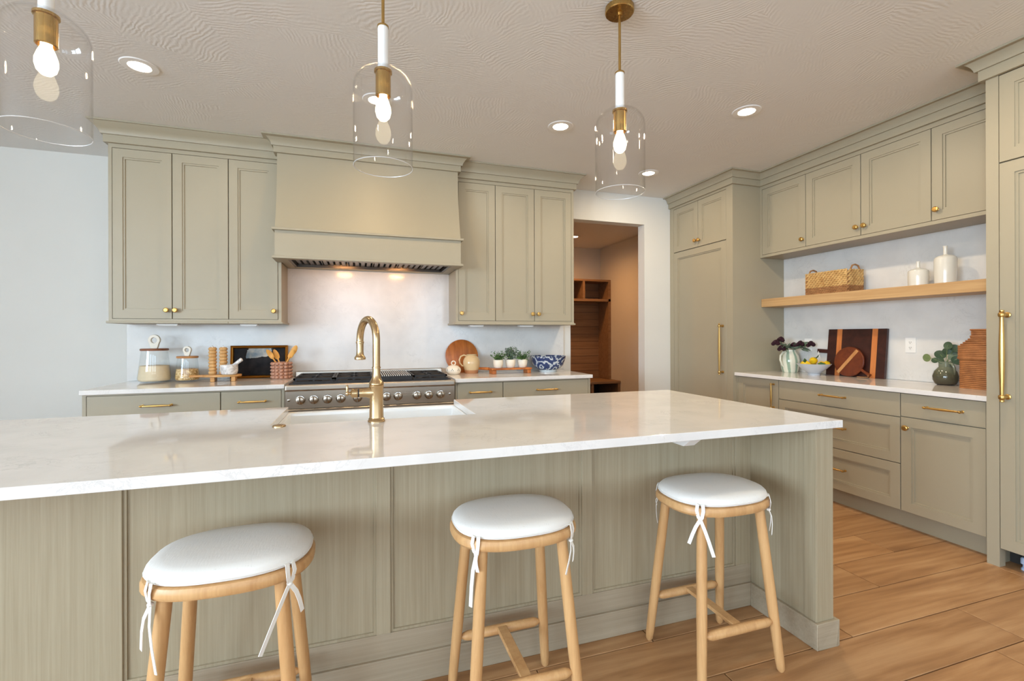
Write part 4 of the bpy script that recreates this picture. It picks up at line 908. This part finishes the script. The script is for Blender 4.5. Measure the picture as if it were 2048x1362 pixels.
def leafquads(mb, c, d, n, spread, size, rng):
    for i in range(n):
        a = rng.uniform(0, 2 * PI); t = rng.random() ** .6
        p = Vector(c) + Vector((math.cos(a) * spread * t, math.sin(a) * spread * t, rng.uniform(-.3, 1) * d))
        u = Vector((rng.uniform(-1, 1), rng.uniform(-1, 1), rng.uniform(-.6, .8))).normalized(); w_ = u.orthogonal().normalized(); s_ = size * rng.uniform(.6, 1.3)
        nn = u.cross(w_)
        mb.add([p, p + u * s_ * .5 + w_ * s_ * .28, p + u * s_, p + u * s_ * .5 - w_ * s_ * .28, p + u * s_ * .5 + nn * s_ * .10], [(0, 1, 4), (1, 2, 4), (2, 3, 4), (3, 0, 4)])
def herb(label, x, y, kind, seed):
    rng = random.Random(seed); r = thing('potted_herb', label, 'plant', (x, y, .9675), group='potted herbs on the footed board')
    MB().lathe([(0, 0), (.031, 0), (.038, .010), (.045, .040), (.0455, .070), (.0435, .074), (.040, .072), (.040, .060), (0, .058)], n=32).build('pot', 'stoneware', r, local=True)
    m = MB(); stems = MB()
    for k in range(26 if kind != 1 else 14):
        a = rng.uniform(0, 2 * PI); tilt = rng.uniform(.15, 1.05) if kind == 0 else (rng.uniform(.05, .55) if kind == 1 else rng.uniform(.2, 1.15)); L = rng.uniform(.06, .125) if kind != 1 else rng.uniform(.07, .135)
        p0 = Vector((0, 0, .058)); dv = Vector((math.sin(tilt) * math.cos(a), math.sin(tilt) * math.sin(a), math.cos(tilt)))
        pts_ = [p0 + dv * L * t + Vector((0, 0, -.02 * t * t if kind != 1 else 0)) for t in (0, .33, .66, 1)]
        stems.tube(pts_, .0011, 5)
        for t in [j / 9 for j in range(2, 10)]:
            c = p0 + dv * L * t + Vector((0, 0, -.02 * t * t if kind != 1 else 0)); leafquads(m, c, .006, 3 if kind != 1 else 3, .012, .017 if kind != 1 else .024, rng)
    m.build('foliage', 'leaf' if kind != 1 else 'leaf_grey', r, local=True)['kind'] = 'stuff'; stems.build('stems', 'stem', r, local=True)
herb('leftmost potted herb, trailing green sprigs in a cream pot', 1.198, 4.065, 0, 3)
herb('middle potted herb with upright grey-green leaves in a cream pot', 1.318, 4.075, 1, 5)
herb('rightmost potted herb, feathery green leaves in a cream pot beside the blue bowl', 1.436, 4.080, 2, 8)
bw = thing('porcelain_bowl', 'large blue and white porcelain bowl at the end of the worktop', 'bowl', (1.725, 4.165, ZT))
MB().lathe([(0, 0), (.082, 0), (.086, .004), (.086, .016)], n=40).build('foot_ring', 'porcelain', bw, local=True)
MB().lathe([(.084, .016), (.118, .032), (.145, .062), (.162, .108), (.172, .146), (.175, .149), (.170, .150), (.158, .11), (.140, .065), (.112, .038), (0, .026)], n=48).build('bowl', 'bluewhite', bw, local=True)

# ------------------------------------------------------------------ things on the right-wall worktop and shelf
vs_ = thing('flower_vase', 'striped celadon pitcher with burgundy flowers', 'vase', (3.775, 3.300, ZT))
MB().lathe([(0, 0), (.060, 0), (.064, .006), (.070, .03), (.078, .075), (.080, .11), (.072, .15), (.056, .180), (.049, .195), (.050, .207), (.046, .208), (.044, .195), (.06, .16), (.07, .1), (.05, .02), (0, .012)], n=40).build('body', 'vase', vs_, local=True)
MB().tube([(-.045, .0, .185), (-.08, .0, .185), (-.112, .0, .155), (-.115, .0, .115), (-.095, .0, .07), (-.070, .0, .045)], [.008, .009, .009, .009, .008, .006], 12).build('handle', 'vase', vs_, local=True)
vbase = Vector((3.775, 3.300, ZT))
def flower(label, hx, hy, hz, seed, leafy=False):
    rng = random.Random(seed); r = thing('flower', label, 'flower', tuple(vbase + Vector((0, 0, .19))), group='burgundy flowers in the celadon pitcher'); o = Vector((hx, hy, hz)) - (vbase + Vector((0, 0, .19)))
    MB().tube([(0, 0, -.12), (o.x * .1, o.y * .1, 0), (o.x * .5, o.y * .5, o.z * .6 + .01), tuple(o)], [.0025] * 4, 7).build('stem', 'stem', r, local=True)
    for k in range(9):
        a = 2 * PI * k / 9 + rng.uniform(-.2, .2); rad = .022 if k % 2 else .015; m = MB()
        n_ = Vector((math.cos(a), math.sin(a) * .9 - .25, math.sin(a * 2.3) * .5 + .1)).normalized()
        m.ell(o + n_ * rad, .019, .016, .017, 10, 6); m.build('petal', 'petal', r, local=True)
    if leafy:
        m = MB(); leafquads(m, o * .55 + Vector((0, -.01, 0)), .02, 22, .04, .055, rng); m.build('leaves', 'leaf_grey', r, local=True)
for i, (x, z, y, lb, lf) in enumerate(((3.574, 1.187, 3.27, 'burgundy flower reaching furthest left from the celadon pitcher', 1), (3.663, 1.215, 3.30, 'topmost burgundy flower left of centre above the celadon pitcher', 0), (3.645, 1.137, 3.27, 'lowest burgundy flower drooping left of the celadon pitcher', 0),
                            (3.775, 1.162, 3.26, 'burgundy flower right above the rim of the celadon pitcher', 1), (3.800, 1.178, 3.215, 'burgundy flower just left of the rightmost one', 1), (3.83, 1.176, 3.135, 'rightmost burgundy flower in front of the white outlet', 1))):
    flower(lb, x, y, z, 20 + i, lf)
fb_ = thing('fruit_bowl', 'pale blue-grey footed bowl holding lemons', 'bowl', (3.712, 3.010, ZT))
FBC = Vector((3.712, 3.010, ZT))
MB().lathe([(0, 0), (.048, 0), (.048, .008), (.043, .012), (.06, .026), (.095, .055), (.128, .092), (.130, .095), (.126, .096), (.09, .062), (.05, .03), (0, .022)], n=44).build('bowl', 'greybowl', fb_, local=True)
def lemon(label, p, rz, tilt, k=1.0, leaf=0):
    r = thing('lemon', label, 'lemon', tuple(FBC + Vector(p)), (0, tilt, rz), group='lemons in the grey bowl')
    pr = [(0, -.040), (.004, -.039), (.007, -.034), (.016, -.028), (.0245, -.014), (.0265, 0), (.0245, .014), (.015, .027), (.006, .034), (0, .036)]
    MB().lathe([(a * k, b * k) for a, b in pr], n=20, ax='x').build('fruit', 'lemon', r, local=True)
    for q in range(leaf):
        m = MB(); a = .6 + q * 1.1; d = Vector((math.cos(a), -.4, .35 + .2 * q)).normalized(); w_ = Vector((0, .4, .9)).cross(d).normalized(); L = .055
        p0 = Vector((-.03 if q == 0 else .03, -.005, .015)); m.add([p0, p0 + d * L * .4 + w_ * .013, p0 + d * L, p0 + d * L * .4 - w_ * .013, p0 + d * L * .45 + Vector((0, 0, .004))], [(0, 1, 4), (1, 2, 4), (2, 3, 4), (3, 0, 4)])
        m.build('leaf', 'leaf', r, local=True)
lemon('topmost lemon in the grey bowl', (-.005, .0, .122), .3, .1, 1.12, 2)
lemon('leftmost lemon in the grey bowl', (-.05, .04, .092), 2.0, 0, 1.1)
lemon('lemon lying right of the topmost one in the grey bowl', (.02, -.055, .092), 1.0, 0, 1.0)
lemon('rightmost lemon in the grey bowl beside the dark board', (.065, -.065, .095), .4, 0, 1.0, 1)
lemon('lemon hidden low behind the topmost one in the grey bowl', (.04, .04, .088), .9, .1, 1.0)
for k, (p, d, lb) in enumerate((((-.075, .02, .103), (-.3, -.2, .35), 'single lemon leaf sticking up at the left rim of the grey bowl'), ((-.035, -.06, .100), (.9, -.9, -.05), 'dark lemon leaf lying across the front rim of the grey bowl'))):
    m = MB(); p = FBC + Vector(p); d = Vector(d).normalized(); w_ = d.cross(Vector((.5, .8, .3))).normalized(); L = .062
    m.add([p, p + d * L * .4 + w_ * .016, p + d * L, p + d * L * .4 - w_ * .016, p + d * L * .45 + Vector((0, 0, .004))], [(0, 1, 4), (1, 2, 4), (2, 3, 4), (3, 0, 4)])
    tag(m.build('lemon_leaf', 'leaf'), lb, 'leaf')
# big striped board, leaning; local x runs towards -y (to the right in view), local z up
bdd = thing('striped_board', 'big dark rectangular cutting board with two orange stripes', 'cutting board', (3.838, 2.765, ZT), (math.radians(-5.5), 0, -PI / 2))
W_, HB = .236, .392
x_ = -W_
for i, (a, b, mt, nm) in enumerate(((-W_, -.158, 'mahogany', 'plank'), (-.158, -.115, 'stripe', 'stripe'), (-.115, .128, 'mahogany', 'plank'), (.128, .170, 'stripe', 'stripe'), (.170, W_, 'mahogany', 'plank'))):
    MB().box(a, b, 0, .022, 0, HB).build(nm, mt, bdd, local=True, label='orange wood stripe' if nm == 'stripe' else None)
MB().add([(-W_, .004, .185), (-W_, .018, .185), (-W_, .018, .218), (-W_, .004, .218), (-W_ - .10, .004, .188), (-W_ - .10, .018, .188), (-W_ - .10, .018, .222), (-W_ - .10, .004, .222)], [(0, 1, 2, 3), (7, 6, 5, 4), (0, 4, 5, 1), (1, 5, 6, 2), (2, 6, 7, 3), (3, 7, 4, 0)]).build('handle', 'mahogany', bdd, local=True, bevel=.004)
MB().tube([(-W_ - .085, .002, .20), (-W_ - .08, 0, .17), (-W_ - .062, .0, .14), (-W_ - .07, 0, .165), (-W_ - .083, 0, .2)], .0016, 6).build('cord', 'ribbon', bdd, local=True)
pdl = thing('paddle_board', 'round reddish paddle board with a tan stripe leaning on the striped board', 'cutting board', (3.803, 2.790, ZT), (math.radians(-7), 0, -PI / 2))
RP = .122; cz = RP + .002
MB().lathe([(0, 0), (RP - .004, 0), (RP, .004), (RP, .014), (RP - .004, .018), (0, .018)], (0, .018, cz), n=52, ax='-y').build('disc', 'redwood', pdl, local=True)
a = math.radians(52); d = Vector((math.cos(a), 0, math.sin(a))); nn = Vector((-d.z, 0, d.x)); hw = .013; e = math.sqrt(RP ** 2 - .01) if False else RP * .985
m = MB(); c0 = Vector((-.008, 0, cz + .0))
m.add([c0 + d * s1 * e + nn * s2 * hw + Vector((0, yy, 0)) for yy in (-.0016, .001) for s1, s2 in ((-1, -1), (1, -1), (1, 1), (-1, 1))], [(0, 1, 2, 3), (7, 6, 5, 4), (0, 4, 5, 1), (1, 5, 6, 2), (2, 6, 7, 3), (3, 7, 4, 0)])
m.build('stripe', 'stripe2', pdl, local=True, label='tan wood stripe')
hd = Vector((.86, 0, -.51)).normalized(); st = Vector((0, .009, cz)) + hd * RP * .95
MB().tube([st, st + hd * .04, st + hd * .085], [.012, .0105, .014], 10).build('handle', 'redwood', pdl, local=True)
MB().tube([st + hd * .078 + Vector((0, -.012, .0)), Vector((.175, -.012, .008)), Vector((.14, -.03, .004)), Vector((.10, -.03, .004)), Vector((.15, -.022, .004))], .0022, 6).build('leather_loop', 'stripe2', pdl, local=True)
oj = thing('olive_jug', 'squat olive green glazed jug holding eucalyptus', 'jug', (3.790, 2.105, ZT))
MB().lathe([(0, 0), (.042, 0), (.056, .008), (.067, .034), (.069, .060), (.060, .092), (.044, .112), (.036, .122), (.036, .150), (.038, .158), (.034, .158), (.032, .125), (.05, .10), (.055, .04), (0, .012)], n=40).build('body', 'olive', oj, local=True)
MB().tube([(-.02, -.034, .150), (-.03, -.055, .145), (-.03, -.066, .120), (-.024, -.066, .092), (-.02, -.060, .075)], [.007, .008, .008, .0075, .006], 12).build('handle', 'olive', oj, local=True)
eu = thing('eucalyptus_branch', 'eucalyptus sprigs with round leaves in the olive jug', 'plant', (3.790, 2.105, ZT + .15))
sm = MB()
lv = [((-.01, .105, .030), .030, 'leaf_pale', 1.2), ((-.01, .055, .015), .024, 'leaf_dark', .3), ((.0, .030, .055), .036, 'leaf_dark', -.3), ((-.02, -.025, .118), .030, 'leaf_dark', .9), ((.0, -.055, .100), .030, 'leaf_dark', -.7),
      ((-.01, -.05, .045), .034, 'leaf_grey', .5), ((-.02, -.075, .020), .032, 'leaf_dark', -.9), ((.02, .0, .08), .032, 'leaf_dark', .2), ((-.03, .01, .015), .022, 'leaf_dark', .8), ((.02, -.03, .075), .034, 'leaf_grey', -1.1)]
for p, rad, mt, tw in lv:
    p = Vector(p); sm.tube([(0, 0, -.10), tuple(p * .25), tuple(p * .7 + Vector((0, 0, .006))), tuple(p)], .0016, 6)
    n_ = Vector((-.8, -.25 + .4 * math.sin(tw), .35 + .3 * math.cos(tw * 2))).normalized(); u = n_.orthogonal().normalized(); w_ = n_.cross(u); m = MB(); nv = 14
    vs2 = [p + (u * math.cos(2 * PI * k / nv) + w_ * math.sin(2 * PI * k / nv) * .86) * rad for k in range(nv)] + [p - n_ * rad * .22]
    m.add(vs2, [(k, (k + 1) % nv, nv) for k in range(nv)], True); m.build('leaf', mt, eu, local=True)
sm.build('stem', 'stem', eu, local=True)
# wicker bottle basket
wk = thing('wicker_basket', 'brown wicker lidded basket half hidden by the tall right cabinet', 'basket', (3.745, 1.900 - .02, ZT))
def sqring(mb, z, a, r, jitter=0, e=7):
    mb.tube(sup(a, a, 40, z, e) + [sup(a, a, 40, z, e)[0]], r, 6, caps=False)
body, lidm = MB(), MB()
def wa(z):
    if z < .27: return .088 if z < .185 else .090
    return .09
z = .004
while z < .185: sqring(body, z, .085, .0062); z += .0118
body.loft([sup(.083, .083, 40, zz, 7) for zz in (.0, .185)])
body.build('woven_body', 'wicker', wk, local=True)['kind'] = 'stuff'
z = .188
while z < .372:
    if z < .27: a_ = .091
    elif z < .325: a_ = .091 - (z - .27) / .055 * .048
    else: a_ = .043
    sqring(lidm, z, a_, .0062, e=7 if z < .27 else 5); z += .0112
lidm.loft([sup(a_, a_, 40, zz, 6) for a_, zz in ((.088, .187), (.088, .27), (.040, .325), (.040, .372))])
for zz in (.192, .33, .372): sqring(lidm, zz, .094 if zz < .3 else .046, .0055)
lidm.build('woven_lid', 'wicker', wk, local=True)['kind'] = 'stuff'
# seagrass basket on the shelf
ZS = 1.5975
bk = thing('seagrass_basket', 'rectangular woven seagrass basket with two loop handles on the oak shelf', 'basket', (3.752, 2.865, ZS))
def stitches(name, mat, zlist, hx, hy, r, step, slant):
    m = MB()
    for zi, z in enumerate(zlist):
        per = [((-hx, -hy), (hx, -hy)), ((hx, -hy), (hx, hy)), ((hx, hy), (-hx, hy)), ((-hx, hy), (-hx, -hy))]
        for (xa, ya), (xb, yb_) in per:
            L = math.hypot(xb - xa, yb_ - ya); nst = int(L / step)
            for k in range(nst):
                t0 = (k + .0 + .5 * (zi % 2)) / nst; t1 = min(1, t0 + 1.25 / nst)
                if t0 > 1: continue
                p = (xa + (xb - xa) * t0, ya + (yb_ - ya) * t0, z - slant); q = (xa + (xb - xa) * t1, ya + (yb_ - ya) * t1, z + slant)
                P_, Q_ = Vector(p), Vector(q); m.tube([P_.lerp(Q_, t) for t in (0, .2, .5, .8, 1)], [r * .25, r * .8, r, r * .8, r * .25], 6)
    o = m.build(name, mat, bk, local=True); o['kind'] = 'stuff'; return o
HXb, HYb = .088, .180
lin_ = MB(); lin_.loft([[(-HXb, -HYb, zz), (HXb, -HYb, zz), (HXb, HYb, zz), (-HXb, HYb, zz)] for zz in (.002, .172)], cap=(True, False)); lin_.build('liner', 'seagrass_dark', bk, local=True)
stitches('dark_weave', 'seagrass_dark', [.009 + .0135 * i for i in range(4)], HXb + .001, HYb + .001, .0078, .020, .004)
stitches('light_weave', 'seagrass', [.064 + .0160 * i for i in range(8)], HXb + .001, HYb + .001, .0086, .027, .0075)
for sy in (-1, 1):
    MB().tube([(-.045, sy * HYb, .150), (-.048, sy * HYb, .185), (-.032, sy * HYb, .212), (0, sy * HYb, .220), (.032, sy * HYb, .212), (.048, sy * HYb, .185), (.045, sy * HYb, .150)], .0065, 10).build('handle', 'seagrass_dark', bk, local=True)
def bottle(label, x, y, prof):
    r = thing('ceramic_bottle', label, 'bottle', (x, y, ZS), group='ivory bottles on the oak shelf')
    MB().lathe(prof, n=40).build('body', 'ivory_glaze', r, local=True)
bottle('shorter ivory ceramic bottle with thin neck on the oak shelf', 3.765, 2.252, [(0, 0), (.052, 0), (.057, .006), (.059, .07), (.059, .102), (.055, .113), (.042, .122), (.016, .130), (.0105, .135), (.0095, .165), (.012, .178), (.009, .178), (.007, .14), (0, .13)])
bottle('taller ivory ceramic bottle with thin neck on the oak shelf', 3.765, 2.090, [(0, 0), (.052, 0), (.057, .006), (.060, .07), (.060, .168), (.056, .180), (.044, .190), (.018, .197), (.0115, .202), (.011, .245), (.0135, .258), (.010, .258), (.008, .21), (0, .2)])
